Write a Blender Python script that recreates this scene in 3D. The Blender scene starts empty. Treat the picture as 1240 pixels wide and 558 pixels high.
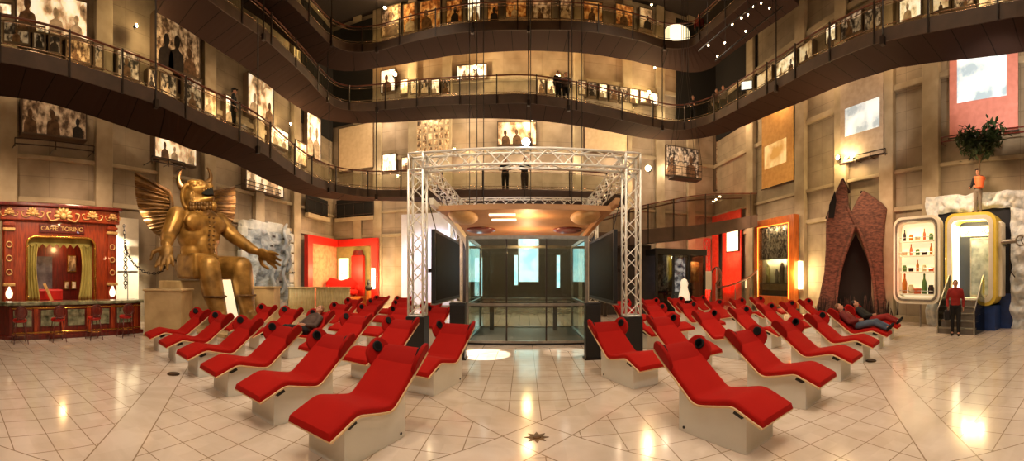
import bpy, math, random
from mathutils import Vector, Matrix, noise as mnoise
from math import sin, cos, tan, pi, radians, atan2, sqrt, hypot
random.seed(7)
S = bpy.context.scene
COL = S.collection

# ------------------------------------------------------------------ viewpoint
FPX, XC, HZ, CH = 441.0, 635.0, 337.0, 1.8       # px per radian, axis column, horizon row, eye height
W, YB, YF, HT = 13.2, 22.9, -3.6, 20.0            # hall: side walls, end wall, near wall, height

def az(x): return (x - XC) / FPX
def P(x, y, z=0.0):
    d = FPX * (CH - z) / (y - HZ); a = az(x)
    return Vector((d * sin(a), d * cos(a), z))
def Pd(x, y, d):
    a = az(x); return Vector((d * sin(a), d * cos(a), CH + (HZ - y) * d / FPX))
def PY(x, y, Y):
    return Pd(x, y, Y / cos(az(x)))
def PX(x, y, X):
    return Pd(x, y, X / sin(az(x)))

# ------------------------------------------------------------------ materials
def lin(c):
    o = []
    for v in c:
        v = v / 255.0
        o.append(v / 12.92 if v <= 0.04045 else ((v + 0.055) / 1.055) ** 2.4)
    return (o[0], o[1], o[2], 1.0)

def newmat(name):
    m = bpy.data.materials.new(name); m.use_nodes = True
    nt = m.node_tree; b = nt.nodes['Principled BSDF']
    return m, nt, b
def nd(nt, t, **kw):
    n = nt.nodes.new(t)
    for k, v in kw.items():
        setattr(n, k, v)
    return n
def mat(name, c, rough=0.6, metal=0.0, c2=None, scale=4.0, bump=0.0, coat=0.0, spec=0.5, detail=4.0, stretch=None, bscale=None):
    m, nt, b = newmat(name)
    b.inputs['Roughness'].default_value = rough
    b.inputs['Metallic'].default_value = metal
    b.inputs['Coat Weight'].default_value = coat
    b.inputs['Specular IOR Level'].default_value = spec
    b.inputs['Base Color'].default_value = lin(c)
    tc = nd(nt, 'ShaderNodeTexCoord')
    vec = tc.outputs['Object']
    if stretch:
        mp = nd(nt, 'ShaderNodeMapping'); mp.inputs['Scale'].default_value = stretch
        nt.links.new(vec, mp.inputs['Vector']); vec = mp.outputs['Vector']
    if c2 is None:
        c2 = tuple(max(0, v * 0.9) for v in c)
    n = nd(nt, 'ShaderNodeTexNoise'); n.inputs['Scale'].default_value = scale; n.inputs['Detail'].default_value = detail
    nt.links.new(vec, n.inputs['Vector'])
    r = nd(nt, 'ShaderNodeValToRGB')
    r.color_ramp.elements[0].position = 0.35; r.color_ramp.elements[0].color = lin(c2)
    r.color_ramp.elements[1].position = 0.65; r.color_ramp.elements[1].color = lin(c)
    nt.links.new(n.outputs['Fac'], r.inputs['Fac']); nt.links.new(r.outputs['Color'], b.inputs['Base Color'])
    if bump:
        n2 = nd(nt, 'ShaderNodeTexNoise'); n2.inputs['Scale'].default_value = bscale or scale * 3; n2.inputs['Detail'].default_value = 3
        nt.links.new(vec, n2.inputs['Vector'])
        bp = nd(nt, 'ShaderNodeBump'); bp.inputs['Strength'].default_value = bump; bp.inputs['Distance'].default_value = 0.05
        nt.links.new(n2.outputs['Fac'], bp.inputs['Height']); nt.links.new(bp.outputs['Normal'], b.inputs['Normal'])
    return m
def emit(name, c, s, c2=None, scale=2.0):
    m, nt, b = newmat(name)
    b.inputs['Base Color'].default_value = lin(c)
    b.inputs['Emission Color'].default_value = lin(c)
    b.inputs['Emission Strength'].default_value = s
    if c2 is not None:
        tc = nd(nt, 'ShaderNodeTexCoord')
        n = nd(nt, 'ShaderNodeTexNoise'); n.inputs['Scale'].default_value = scale; n.inputs['Detail'].default_value = 5
        nt.links.new(tc.outputs['Object'], n.inputs['Vector'])
        r = nd(nt, 'ShaderNodeValToRGB')
        r.color_ramp.elements[0].position = 0.42; r.color_ramp.elements[0].color = lin(c2)
        r.color_ramp.elements[1].position = 0.58; r.color_ramp.elements[1].color = lin(c)
        nt.links.new(n.outputs['Fac'], r.inputs['Fac'])
        nt.links.new(r.outputs['Color'], b.inputs['Emission Color']); nt.links.new(r.outputs['Color'], b.inputs['Base Color'])
    return m
def glass(name, c, alpha_mix=0.75, rough=0.02):
    """thin pane: tinted transparency with a gloss on top"""
    m = bpy.data.materials.new(name); m.use_nodes = True
    nt = m.node_tree; nt.nodes.clear()
    o = nd(nt, 'ShaderNodeOutputMaterial'); mx = nd(nt, 'ShaderNodeMixShader')
    t = nd(nt, 'ShaderNodeBsdfTransparent'); g = nd(nt, 'ShaderNodeBsdfGlossy')
    t.inputs['Color'].default_value = lin(c); g.inputs['Roughness'].default_value = rough
    g.inputs['Color'].default_value = (0.9, 0.95, 0.95, 1)
    lw = nd(nt, 'ShaderNodeLayerWeight'); lw.inputs['Blend'].default_value = .5
    pw = nd(nt, 'ShaderNodeMath', operation='POWER'); pw.inputs[1].default_value = 4.0
    mm = nd(nt, 'ShaderNodeMath', operation='MULTIPLY_ADD'); mm.inputs[1].default_value = 0.6; mm.inputs[2].default_value = (1 - alpha_mix) * .2
    nt.links.new(lw.outputs['Facing'], pw.inputs[0]); nt.links.new(pw.outputs[0], mm.inputs[0]); nt.links.new(mm.outputs[0], mx.inputs[0])
    nt.links.new(t.outputs[0], mx.inputs[1]); nt.links.new(g.outputs[0], mx.inputs[2])
    nt.links.new(mx.outputs[0], o.inputs[0])
    return m
def wallmat(name, c, c2, cj, bw=1.6, bh=0.8, rough=0.8):
    m, nt, b = newmat(name)
    tc = nd(nt, 'ShaderNodeTexCoord'); sp = nd(nt, 'ShaderNodeSeparateXYZ')
    nt.links.new(tc.outputs['Object'], sp.inputs[0])
    ad = nd(nt, 'ShaderNodeMath', operation='ADD'); nt.links.new(sp.outputs[0], ad.inputs[0]); nt.links.new(sp.outputs[1], ad.inputs[1])
    cb = nd(nt, 'ShaderNodeCombineXYZ'); nt.links.new(ad.outputs[0], cb.inputs[0]); nt.links.new(sp.outputs[2], cb.inputs[1])
    br = nd(nt, 'ShaderNodeTexBrick'); br.offset = 0.0
    br.inputs['Scale'].default_value = 1.0; br.inputs['Mortar Size'].default_value = 0.012
    br.inputs['Brick Width'].default_value = bw; br.inputs['Row Height'].default_value = bh
    br.inputs['Color1'].default_value = lin(c); br.inputs['Color2'].default_value = lin(c2); br.inputs['Mortar'].default_value = lin(cj)
    nt.links.new(cb.outputs[0], br.inputs['Vector'])
    n = nd(nt, 'ShaderNodeTexNoise'); n.inputs['Scale'].default_value = 1.1; n.inputs['Detail'].default_value = 8
    nt.links.new(tc.outputs['Object'], n.inputs['Vector'])
    r = nd(nt, 'ShaderNodeValToRGB'); r.color_ramp.elements[0].position = .3; r.color_ramp.elements[0].color = (.62, .6, .56, 1)
    r.color_ramp.elements[1].position = .7; r.color_ramp.elements[1].color = (1, 1, 1, 1)
    nt.links.new(n.outputs['Fac'], r.inputs['Fac'])
    mx = nd(nt, 'ShaderNodeMix', data_type='RGBA', blend_type='MULTIPLY'); mx.inputs[0].default_value = 1
    nt.links.new(br.outputs['Color'], mx.inputs[6]); nt.links.new(r.outputs['Color'], mx.inputs[7])
    nt.links.new(mx.outputs[2], b.inputs['Base Color']); b.inputs['Roughness'].default_value = rough
    return m
def photomat(name, seed, cols, scale=3.0, em=0.0, rough=0.6):
    """a print: blotches of a few tones, wandering per object"""
    m, nt, b = newmat(name)
    tc = nd(nt, 'ShaderNodeTexCoord'); mp = nd(nt, 'ShaderNodeMapping')
    mp.inputs['Location'].default_value = (seed * 3.7, seed * 1.9, seed * 5.3)
    nt.links.new(tc.outputs['Object'], mp.inputs['Vector'])
    mp.inputs['Scale'].default_value = (1.2, 1.2, .8)
    vo = nd(nt, 'ShaderNodeTexVoronoi'); vo.distance = 'CHEBYCHEV'; vo.inputs['Scale'].default_value = scale * .8; vo.inputs['Randomness'].default_value = .8
    no = nd(nt, 'ShaderNodeTexNoise'); no.inputs['Scale'].default_value = scale * 1.6; no.inputs['Detail'].default_value = 6
    nt.links.new(mp.outputs[0], vo.inputs['Vector']); nt.links.new(mp.outputs[0], no.inputs['Vector'])
    sx_ = nd(nt, 'ShaderNodeSeparateXYZ'); nt.links.new(vo.outputs['Color'], sx_.inputs[0])
    n = nd(nt, 'ShaderNodeMix', data_type='FLOAT'); n.inputs[0].default_value = .86
    nt.links.new(sx_.outputs[0], n.inputs[2]); nt.links.new(no.outputs['Fac'], n.inputs[3])
    r = nd(nt, 'ShaderNodeValToRGB'); e = r.color_ramp.elements
    k = len(cols)
    while len(e) < k: e.new(0.5)
    for i, c in enumerate(cols):
        e[i].position = .3 + .4 * i / (k - 1); e[i].color = lin(c)
    nt.links.new(n.outputs[0], r.inputs['Fac']); nt.links.new(r.outputs['Color'], b.inputs['Base Color'])
    b.inputs['Roughness'].default_value = rough
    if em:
        nt.links.new(r.outputs['Color'], b.inputs['Emission Color']); b.inputs['Emission Strength'].default_value = em  # self-glow puts the lamplight on a print into its colour
    return m

def floormat():
    m, nt, b = newmat('polished_marble_floor')
    tc = nd(nt, 'ShaderNodeTexCoord'); sp = nd(nt, 'ShaderNodeSeparateXYZ'); nt.links.new(tc.outputs['Object'], sp.inputs[0])
    X, Y = sp.outputs[0], sp.outputs[1]
    def ma(op, a, bb=None, c=None):
        q = nd(nt, 'ShaderNodeMath', operation=op)
        for i, v in enumerate((a, bb, c)):
            if v is None: continue
            if isinstance(v, (int, float)): q.inputs[i].default_value = v
            else: nt.links.new(v, q.inputs[i])
        return q.outputs[0]
    T = 0.43
    def gridline(v, t, w):                 # 1 near a multiple of t
        f = ma('FRACT', ma('DIVIDE', v, t))
        return ma('LESS_THAN', ma('ABSOLUTE', ma('SUBTRACT', f, 0.5)), w / t)
    g = ma('MAXIMUM', gridline(X, T, .006), gridline(Y, T, .006))
    s_ = ma('ADD', X, Y); d_ = ma('SUBTRACT', Y, X)
    bands, edges = None, None
    for v, c, hw in ((s_, -1.77, .32), (d_, -1.95, .36), (s_, 4.3, .40), (d_, 4.0, .40), (s_, 10.4, .36), (d_, 10.0, .36)):
        dist = ma('ABSOLUTE', ma('SUBTRACT', v, c))
        bd = ma('LESS_THAN', dist, hw)
        ed = ma('LESS_THAN', ma('ABSOLUTE', ma('SUBTRACT', dist, hw)), .011)
        bands = bd if bands is None else ma('MAXIMUM', bands, bd)
        edges = ed if edges is None else ma('MAXIMUM', edges, ed)
    lines = ma('MAXIMUM', ma('MULTIPLY', g, ma('SUBTRACT', 1, bands)), edges)
    # per-tile tone
    cx = ma('FLOOR', ma('DIVIDE', X, T)); cy = ma('FLOOR', ma('DIVIDE', Y, T))
    cb = nd(nt, 'ShaderNodeCombineXYZ'); nt.links.new(cx, cb.inputs[0]); nt.links.new(cy, cb.inputs[1])
    wn = nd(nt, 'ShaderNodeTexWhiteNoise'); nt.links.new(cb.outputs[0], wn.inputs['Vector'])
    r = nd(nt, 'ShaderNodeValToRGB'); r.color_ramp.elements[0].color = lin((214, 197, 180)); r.color_ramp.elements[1].color = lin((222, 206, 190))
    nt.links.new(wn.outputs['Value'], r.inputs['Fac'])
    n = nd(nt, 'ShaderNodeTexNoise'); n.inputs['Scale'].default_value = 1.7; n.inputs['Detail'].default_value = 9; n.inputs['Distortion'].default_value = 1.2
    nt.links.new(tc.outputs['Object'], n.inputs['Vector'])
    r2 = nd(nt, 'ShaderNodeValToRGB'); r2.color_ramp.elements[0].position = .35; r2.color_ramp.elements[0].color = (.88, .86, .82, 1); r2.color_ramp.elements[1].position = .62
    nt.links.new(n.outputs['Fac'], r2.inputs['Fac'])
    mx = nd(nt, 'ShaderNodeMix', data_type='RGBA', blend_type='MULTIPLY'); mx.inputs[0].default_value = 1
    nt.links.new(r.outputs[0], mx.inputs[6]); nt.links.new(r2.outputs[0], mx.inputs[7])
    mx2 = nd(nt, 'ShaderNodeMix', data_type='RGBA'); nt.links.new(lines, mx2.inputs[0])
    nt.links.new(mx.outputs[2], mx2.inputs[6]); mx2.inputs[7].default_value = lin((150, 128, 104))
    nt.links.new(mx2.outputs[2], b.inputs['Base Color'])
    n3 = nd(nt, 'ShaderNodeTexNoise'); n3.inputs['Scale'].default_value = .9; n3.inputs['Detail'].default_value = 4
    nt.links.new(tc.outputs['Object'], n3.inputs['Vector'])
    rr = ma('MULTIPLY_ADD', n3.outputs['Fac'], .14, .07)
    nt.links.new(rr, b.inputs['Roughness'])
    b.inputs['Specular IOR Level'].default_value = 0.6
    b.inputs['Coat Weight'].default_value = 0.25; b.inputs['Coat Roughness'].default_value = 0.08
    return m

M = {}
M['floor'] = floormat()
M['wall'] = wallmat('board_marked_concrete', (162, 148, 126), (154, 140, 118), (136, 122, 101))
M['wallpan'] = wallmat('grey_plaster_panels', (178, 162, 142), (170, 154, 134), (146, 130, 112), 2.4, 1.3)
M['plaster'] = mat('cream_plaster', (184, 168, 138), .8, c2=(166, 150, 122), scale=1.5, bump=.05)
M['pil'] = mat('stone_pilaster', (176, 162, 136), .8, c2=(152, 138, 112), scale=1.2, bump=.08)
M['ceil'] = mat('dark_vault', (34, 24, 18), .9)
M['darkpanel'] = mat('dark_bronze_panelling', (58, 46, 36), .5, c2=(46, 36, 28))
M['black'] = mat('black_void_paint', (12, 10, 9), .9)  # painted shade for unlit bays, openings, hollows and the mouth
M['redfab'] = mat('red_velvet', (166, 15, 4), .85, c2=(160, 13, 3), scale=3, bump=.06, bscale=160, spec=.2)
M['redpad'] = mat('red_velvet_headrest', (154, 13, 5), .85, c2=(148, 12, 4), scale=3, bump=.06, bscale=160, spec=.2)
M['whitelam'] = mat('pale_laminate', (226, 224, 214), .45, c2=(220, 217, 206), scale=2)
M['cream'] = mat('cream_birch_shell', (232, 198, 150), .5, c2=(220, 184, 136))
M['blackpl'] = mat('black_plastic', (16, 15, 15), .45)
M['grille'] = mat('black_speaker_cloth', (9, 8, 8), .9, bump=.1, bscale=300)
M['soffit'] = None
M['steel'] = mat('brushed_steel', (170, 165, 156), .3, .9, c2=(150, 146, 138), scale=8)
M['alu'] = mat('aluminium_truss_tube', (236, 234, 224), .35, .25, c2=(222, 219, 208))
M['fascia'] = mat('bronze_ramp_fascia', (84, 65, 52), .7, .0, c2=(70, 54, 43), scale=1.5)
M['railwood'] = mat('red_brown_handrail', (120, 64, 40), .35, c2=(96, 48, 30))
M['raildark'] = mat('dark_iron_railing', (52, 40, 34), .45, .5)
M['railbright'] = mat('polished_rail_tube', (190, 160, 130), .25, .8)
M['rod'] = mat('dark_steel_rod', (50, 42, 38), .5, .4)
M['gold'] = mat('gilded_bronze', (172, 130, 66), .42, .5, c2=(110, 78, 32), scale=2.2, bump=.12, bscale=9)
M['golddark'] = mat('aged_gilding', (124, 88, 40), .5, .35, c2=(78, 52, 22), scale=4, bump=.15, bscale=12)
M['stone'] = mat('sand_coloured_plinth', (200, 172, 124), .75, c2=(176, 148, 102), scale=2, bump=.05)
M['mahog'] = mat('carved_mahogany', (166, 62, 22), .35, c2=(120, 38, 14), scale=3, stretch=(6, 6, .8), coat=.3)
M['mahogd'] = mat('dark_mahogany', (110, 26, 14), .35, c2=(78, 16, 10), scale=3, stretch=(6, 6, .8), coat=.3)
M['carv'] = mat('pale_gilt_carving', (226, 188, 120), .5, .2, c2=(190, 140, 80), scale=9)
M['marble'] = mat('green_veined_marble', (150, 148, 118), .2, c2=(70, 74, 54), scale=5, detail=9, coat=.3)
M['curtain'] = mat('olive_gold_curtain', (188, 172, 92), .8, c2=(150, 134, 62), scale=3, stretch=(1, 8, .6))
M['brass'] = mat('polished_brass', (214, 160, 72), .25, .9)
M['relief'] = mat('grey_plaster_relief', (158, 164, 162), .75, c2=(92, 99, 103), scale=1.3, detail=9, bump=.3, bscale=6)
M['reliefl'] = mat('pale_plaster_block', (192, 194, 186), .75, c2=(150, 154, 150), scale=2, bump=.15)
M['redlac'] = mat('red_lacquer', (196, 26, 12), .45, c2=(170, 18, 8), scale=2)
M['pink'] = mat('salmon_plaster', (214, 142, 104), .7, c2=(190, 114, 80))
M['green'] = mat('olive_panel', (148, 140, 84), .7)
M['fence'] = mat('ivory_fluted_fence', (214, 200, 150), .6, c2=(196, 180, 128))
M['white'] = mat('white_enamel', (236, 230, 210), .35, c2=(228, 222, 202))
M['shelfw'] = mat('warm_white_liner', (240, 232, 200), .4)
M['yellow'] = mat('yellow_enamel', (236, 212, 92), .35, c2=(228, 202, 78), coat=.3)
M['foam'] = mat('white_foam_rock', (232, 234, 232), .85, c2=(190, 200, 208), scale=5, bump=.6, bscale=9)
M['blue'] = mat('deep_blue_panel', (36, 66, 128), .5, c2=(30, 54, 108))
M['navy'] = mat('dark_navy_recess', (20, 26, 40), .7)
M['bark'] = mat('red_brown_brick_skin', (122, 80, 64), .8, c2=(72, 46, 36), scale=7, detail=6, bump=.5, bscale=22, stretch=(1, 1, 2.2))
M['barkd'] = mat('dark_brown_fringe', (54, 32, 24), .85, c2=(30, 18, 14), scale=9, stretch=(4, 4, .7), bump=.4)
M['walnut'] = mat('orange_brown_wood', (176, 96, 36), .4, c2=(140, 70, 24), scale=3, stretch=(5, 5, .7))
M['leaf'] = mat('dark_green_leaves', (52, 74, 34), .6, c2=(30, 46, 20), scale=9)
M['bark2'] = mat('grey_brown_stem', (96, 74, 50), .8)
M['terra'] = mat('orange_terracotta', (222, 104, 56), .7)
M['skin'] = mat('skin', (206, 150, 118), .55, c2=(196, 138, 106))
M['clothblack'] = mat('black_cloth', (24, 21, 21), .85, c2=(16, 14, 14))
M['clothred'] = mat('red_cloth', (150, 30, 22), .85)
M['clothgrey'] = mat('grey_cloth', (118, 108, 96), .85)
M['clothwine'] = mat('wine_red_knit', (112, 24, 22), .85)
M['denim'] = mat('faded_blue_denim', (86, 96, 110), .85, c2=(68, 78, 94))
M['clothbrown'] = mat('brown_cloth', (82, 62, 52), .85)
M['hair'] = mat('dark_hair', (30, 20, 15), .7)
M['hairl'] = mat('light_brown_hair', (130, 92, 58), .7)
M['ivory'] = mat('ivory_bottle_mix', (220, 200, 150), .4)
M['amber'] = mat('amber_bottle', (190, 110, 36), .25)
M['greenb'] = mat('green_bottle', (90, 120, 60), .25)
M['dkb'] = mat('dark_bottle', (50, 30, 22), .25)
M['gelev'] = glass('lift_green_glass', (236, 243, 239), .74)
M['gclear'] = glass('clear_rail_glass', (206, 206, 192), .74)
M['gdark'] = glass('smoked_glass', (176, 168, 156), .76)
M['glow'] = emit('warm_lamp_glow', (255, 226, 170), 14)
M['glows'] = emit('warm_lamp_glow_strong', (255, 224, 168), 40)
M['glowb'] = emit('blue_white_beam_lens', (190, 220, 255), 60)
M['neon'] = emit('orange_neon', (255, 120, 40), 4)
M['frost'] = emit('frosted_light_panel', (255, 238, 200), 1.6)
M['day'] = emit('daylit_glass', (206, 238, 244), 2.6, (160, 214, 228), 1.2)
M['monitor'] = emit('lit_monitor', (240, 240, 235), 2.2)
M['proj1'] = emit('projected_picture_blue', (232, 238, 240), .95, (150, 170, 180), 1.1)
M['proj2'] = emit('projected_picture_amber', (224, 200, 140), .55, (190, 140, 66), .8)
M['proj3'] = emit('projected_picture_grey', (220, 226, 226), .75, (150, 165, 172), 1.2)
M['kiosk'] = emit('kiosk_picture', (214, 222, 240), 2.4, (60, 64, 90), 3.5)
M['pinkban'] = mat('pink_banner_cloth', (226, 150, 140), .8, c2=(214, 138, 128))
M['greyban'] = mat('grey_banner_cloth', (176, 160, 142), .8, c2=(160, 144, 126))
M['amberban'] = mat('amber_banner_cloth', (206, 158, 88), .8, c2=(190, 140, 72))
M['frame'] = mat('brown_picture_frame', (92, 74, 56), .5)
SEP = [(30, 20, 14), (120, 92, 64), (216, 188, 146), (246, 228, 192)]
BWT = [(14, 12, 12), (70, 62, 56), (190, 178, 160), (240, 232, 216)]
WRM = [(60, 30, 12), (170, 96, 36), (232, 170, 90), (250, 214, 150)]
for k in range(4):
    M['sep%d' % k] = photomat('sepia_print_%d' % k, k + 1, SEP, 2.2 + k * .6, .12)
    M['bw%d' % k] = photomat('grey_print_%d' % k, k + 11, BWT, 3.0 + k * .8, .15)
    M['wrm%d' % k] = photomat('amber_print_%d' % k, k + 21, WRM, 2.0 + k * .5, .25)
M['lightbox'] = photomat('lit_transparency', 5, [(120, 92, 62), (236, 214, 170), (255, 244, 220), (255, 248, 232)], 2.0, 1.3)  # glow stands in for lamplight falling on the bright pictures
M['lightbox2'] = photomat('lit_film_still', 9, [(50, 34, 22), (170, 132, 88), (250, 226, 180), (255, 244, 220)], 1.3, .75)  # film still with the lamplight on it put in as glow

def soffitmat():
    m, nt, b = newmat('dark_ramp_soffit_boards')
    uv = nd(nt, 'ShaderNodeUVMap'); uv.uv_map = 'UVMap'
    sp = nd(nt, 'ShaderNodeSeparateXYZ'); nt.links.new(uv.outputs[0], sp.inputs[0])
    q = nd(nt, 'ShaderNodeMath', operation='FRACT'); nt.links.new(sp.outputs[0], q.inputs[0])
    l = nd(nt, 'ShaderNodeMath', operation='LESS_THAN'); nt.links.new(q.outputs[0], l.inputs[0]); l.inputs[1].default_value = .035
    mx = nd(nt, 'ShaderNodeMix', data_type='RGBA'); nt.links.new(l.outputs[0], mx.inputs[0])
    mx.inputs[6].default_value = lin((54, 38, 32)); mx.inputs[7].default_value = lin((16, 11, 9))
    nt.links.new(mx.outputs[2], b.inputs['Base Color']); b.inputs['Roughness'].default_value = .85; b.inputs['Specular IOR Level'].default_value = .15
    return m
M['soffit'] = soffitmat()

# ------------------------------------------------------------------ mesh builder
def crv(pts, n):
    """Catmull-Rom through tuples of any length"""
    out = []
    L = len(pts)
    for i in range(L - 1):
        p0, p1, p2, p3 = pts[max(i - 1, 0)], pts[i], pts[i + 1], pts[min(i + 2, L - 1)]
        for k in range(n):
            t = k / n
            out.append(tuple(.5 * (2 * b + (c - a) * t + (2 * a - 5 * b + 4 * c - d) * t * t + (3 * b - a - 3 * c + d) * t ** 3)
                             for a, b, c, d in zip(p0, p1, p2, p3)))
    out.append(tuple(pts[-1]))
    return out

class MB:
    def __init__(s): s.v, s.f, s.m, s.uv = [], [], [], {}
    def add(s, vs, fs, mi=0):
        b = len(s.v); s.v.extend(tuple(x) for x in vs)
        for f in fs: s.f.append(tuple(b + i for i in f)); s.m.append(mi)
    def box(s, lo, hi, mi=0, mx=None):
        (a, b, c), (d, e, f) = lo, hi
        vs = [Vector(p) for p in ((a, b, c), (d, b, c), (d, e, c), (a, e, c), (a, b, f), (d, b, f), (d, e, f), (a, e, f))]
        if mx is not None: vs = [mx @ v for v in vs]
        s.add(vs, [(3, 2, 1, 0), (4, 5, 6, 7), (0, 1, 5, 4), (1, 2, 6, 5), (2, 3, 7, 6), (3, 0, 4, 7)], mi)
        return s
    def cbox(s, c, sz, mi=0, mx=None):
        return s.box([c[i] - sz[i] / 2 for i in range(3)], [c[i] + sz[i] / 2 for i in range(3)], mi, mx)
    def loft(s, rings, cap=True, mi=0, closed=True):
        n = len(rings[0]); vs = [p for r in rings for p in r]; fs = []
        for i in range(len(rings) - 1):
            for j in range(n if closed else n - 1):
                k = (j + 1) % n
                fs.append((i * n + j, i * n + k, (i + 1) * n + k, (i + 1) * n + j))
        if cap:
            fs.append(tuple(range(n - 1, -1, -1))); fs.append(tuple((len(rings) - 1) * n + j for j in range(n)))
        s.add(vs, fs, mi); return s
    def tube(s, pts, r, n=8, cap=True, mi=0, sx=1.0):
        pts = [Vector(p) for p in pts]
        if not hasattr(r, '__len__'): r = [r] * len(pts)
        rings = []; up = None
        for i, p in enumerate(pts):
            t = (pts[min(i + 1, len(pts) - 1)] - pts[max(i - 1, 0)])
            if t.length < 1e-9: t = Vector((0, 0, 1))
            t.normalize()
            if up is None:
                up = Vector((0, 0, 1)) if abs(t.z) < .95 else Vector((0, 1, 0))
            a = t.cross(up)
            if a.length < 1e-6: a = t.orthogonal()
            a.normalize(); b = a.cross(t).normalized(); up = b
            rings.append([p + (a * cos(2 * pi * j / n) * sx + b * sin(2 * pi * j / n)) * r[i] for j in range(n)])
        return s.loft(rings, cap, mi)
    def ell(s, c, r, nu=14, nv=9, mi=0, mx=None):
        if not hasattr(r, '__len__'): r = (r, r, r)
        c = Vector(c); vs = []; fs = []
        mx = mx or Matrix.Identity(3)
        vs.append(c + mx @ Vector((0, 0, -r[2])))
        for i in range(1, nv):
            ph = -pi / 2 + pi * i / nv
            for j in range(nu):
                th = 2 * pi * j / nu
                vs.append(c + mx @ Vector((r[0] * cos(ph) * cos(th), r[1] * cos(ph) * sin(th), r[2] * sin(ph))))
        vs.append(c + mx @ Vector((0, 0, r[2])))
        for j in range(nu): fs.append((0, 1 + (j + 1) % nu, 1 + j))
        for i in range(nv - 2):
            for j in range(nu):
                a = 1 + i * nu + j; b = 1 + i * nu + (j + 1) % nu
                fs.append((a, b, b + nu, a + nu))
        t = len(vs) - 1; o = 1 + (nv - 2) * nu
        for j in range(nu): fs.append((o + j, o + (j + 1) % nu, t))
        s.add(vs, fs, mi); return s
    def cap(s, a, b, ra, rb, n=12):
        """tapered capsule (closed pieces, joined later by a voxel remesh)"""
        s.ell(a, ra, n, 8); s.ell(b, rb, n, 8); s.tube([a, b], [ra, rb], n); return s
    def chain(s, pts, rs, n=12):
        for i in range(len(pts) - 1): s.cap(pts[i], pts[i + 1], rs[i], rs[i + 1], n)
        return s
    def prism(s, poly, fn, w0, w1, mi=0):
        n = len(poly); vs = [fn(u, v, w0) for u, v in poly] + [fn(u, v, w1) for u, v in poly]
        fs = [tuple(range(n - 1, -1, -1)), tuple(range(n, 2 * n))] + [(i, (i + 1) % n, n + (i + 1) % n, n + i) for i in range(n)]
        s.add(vs, fs, mi); return s
    def lathe(s, prof, c=(0, 0, 0), n=20, mi=0):
        rings = [[(c[0] + r * cos(2 * pi * j / n), c[1] + r * sin(2 * pi * j / n), c[2] + z) for j in range(n)] for r, z in prof]
        return s.loft(rings, True, mi)
    def grid(s, fn, nu, nv, mi=0):
        vs = [fn(i / nu, j / nv) for j in range(nv + 1) for i in range(nu + 1)]
        fs = [(j * (nu + 1) + i, j * (nu + 1) + i + 1, (j + 1) * (nu + 1) + i + 1, (j + 1) * (nu + 1) + i) for j in range(nv) for i in range(nu)]
        s.add(vs, fs, mi); return s
    def ring(s, c, R, r, ax='z', nu=24, nv=8, mi=0, sc=(1, 1, 1), rot=None):
        vs = []; fs = []
        for i in range(nu):
            for j in range(nv):
                a = 2 * pi * i / nu; b = 2 * pi * j / nv
                q = ((R + r * cos(b)) * cos(a) * sc[0], (R + r * cos(b)) * sin(a) * sc[1], r * sin(b) * sc[2])
                if ax == 'x': q = (q[2], q[0], q[1])
                elif ax == 'y': q = (q[0], q[2], q[1])
                q = Vector(q)
                if rot is not None: q = rot @ q
                vs.append(q + Vector(c))
        for i in range(nu):
            for j in range(nv):
                fs.append((i * nv + j, ((i + 1) % nu) * nv + j, ((i + 1) % nu) * nv + (j + 1) % nv, i * nv + (j + 1) % nv))
        s.add(vs, fs, mi); return s
    def build(s, name, mats, parent=None, smooth=False, bevel=0, solid=0, remesh=0, smoothmod=0, sub=0, sharp=None):
        me = bpy.data.meshes.new(name); me.from_pydata(s.v, [], s.f); me.update()
        if not isinstance(mats, (list, tuple)): mats = [mats]
        for x in mats: me.materials.append(x)
        if len(mats) > 1: me.polygons.foreach_set('material_index', s.m)
        if smooth: me.polygons.foreach_set('use_smooth', [True] * len(me.polygons))
        if smooth and sharp is not None: me.set_sharp_from_angle(angle=radians(sharp))
        o = bpy.data.objects.new(name, me); COL.objects.link(o)
        if remesh:
            q = o.modifiers.new('r', 'REMESH'); q.mode = 'VOXEL'; q.voxel_size = remesh; q.use_smooth_shade = True
        if smoothmod:
            q = o.modifiers.new('s', 'SMOOTH'); q.iterations = smoothmod; q.factor = .5
        if solid:
            q = o.modifiers.new('t', 'SOLIDIFY'); q.thickness = solid; q.offset = 0
        if bevel:
            q = o.modifiers.new('b', 'BEVEL'); q.width = bevel; q.segments = 2; q.limit_method = 'ANGLE'
        if sub:
            q = o.modifiers.new('u', 'SUBSURF'); q.levels = sub; q.render_levels = sub
        if parent: o.parent = parent
        return o

def tag(o, label, cat, group=None):
    o['label'] = label; o['category'] = cat
    if group: o['group'] = group
    return o
def thing(name, label, cat, loc=(0, 0, 0), rz=0, group=None):
    o = bpy.data.objects.new(name, None); COL.objects.link(o)
    o.empty_display_size = .2; o.location = loc; o.rotation_euler = (0, 0, rz)
    return tag(o, label, cat, group)
def struct(o): o['kind'] = 'structure'; return o
def copytree(r):
    c = r.copy(); COL.objects.link(c)
    for ch in r.children:
        d = copytree(ch); d.parent = c
    return c
def text(name, s, size, mx, material, parent, extrude=.01):
    cu = bpy.data.curves.new(name, 'FONT'); cu.body = s; cu.size = size; cu.extrude = extrude
    cu.align_x = 'CENTER'; cu.align_y = 'CENTER'; cu.materials.append(material)
    tmp = bpy.data.objects.new(name, cu); COL.objects.link(tmp)
    dg = bpy.context.evaluated_depsgraph_get(); me = bpy.data.meshes.new_from_object(tmp.evaluated_get(dg))
    bpy.data.objects.remove(tmp); bpy.data.curves.remove(cu)
    me.materials.clear(); me.materials.append(material)
    o = bpy.data.objects.new(name, me); COL.objects.link(o); o.parent = parent; o.matrix_local = mx
    return o
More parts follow.
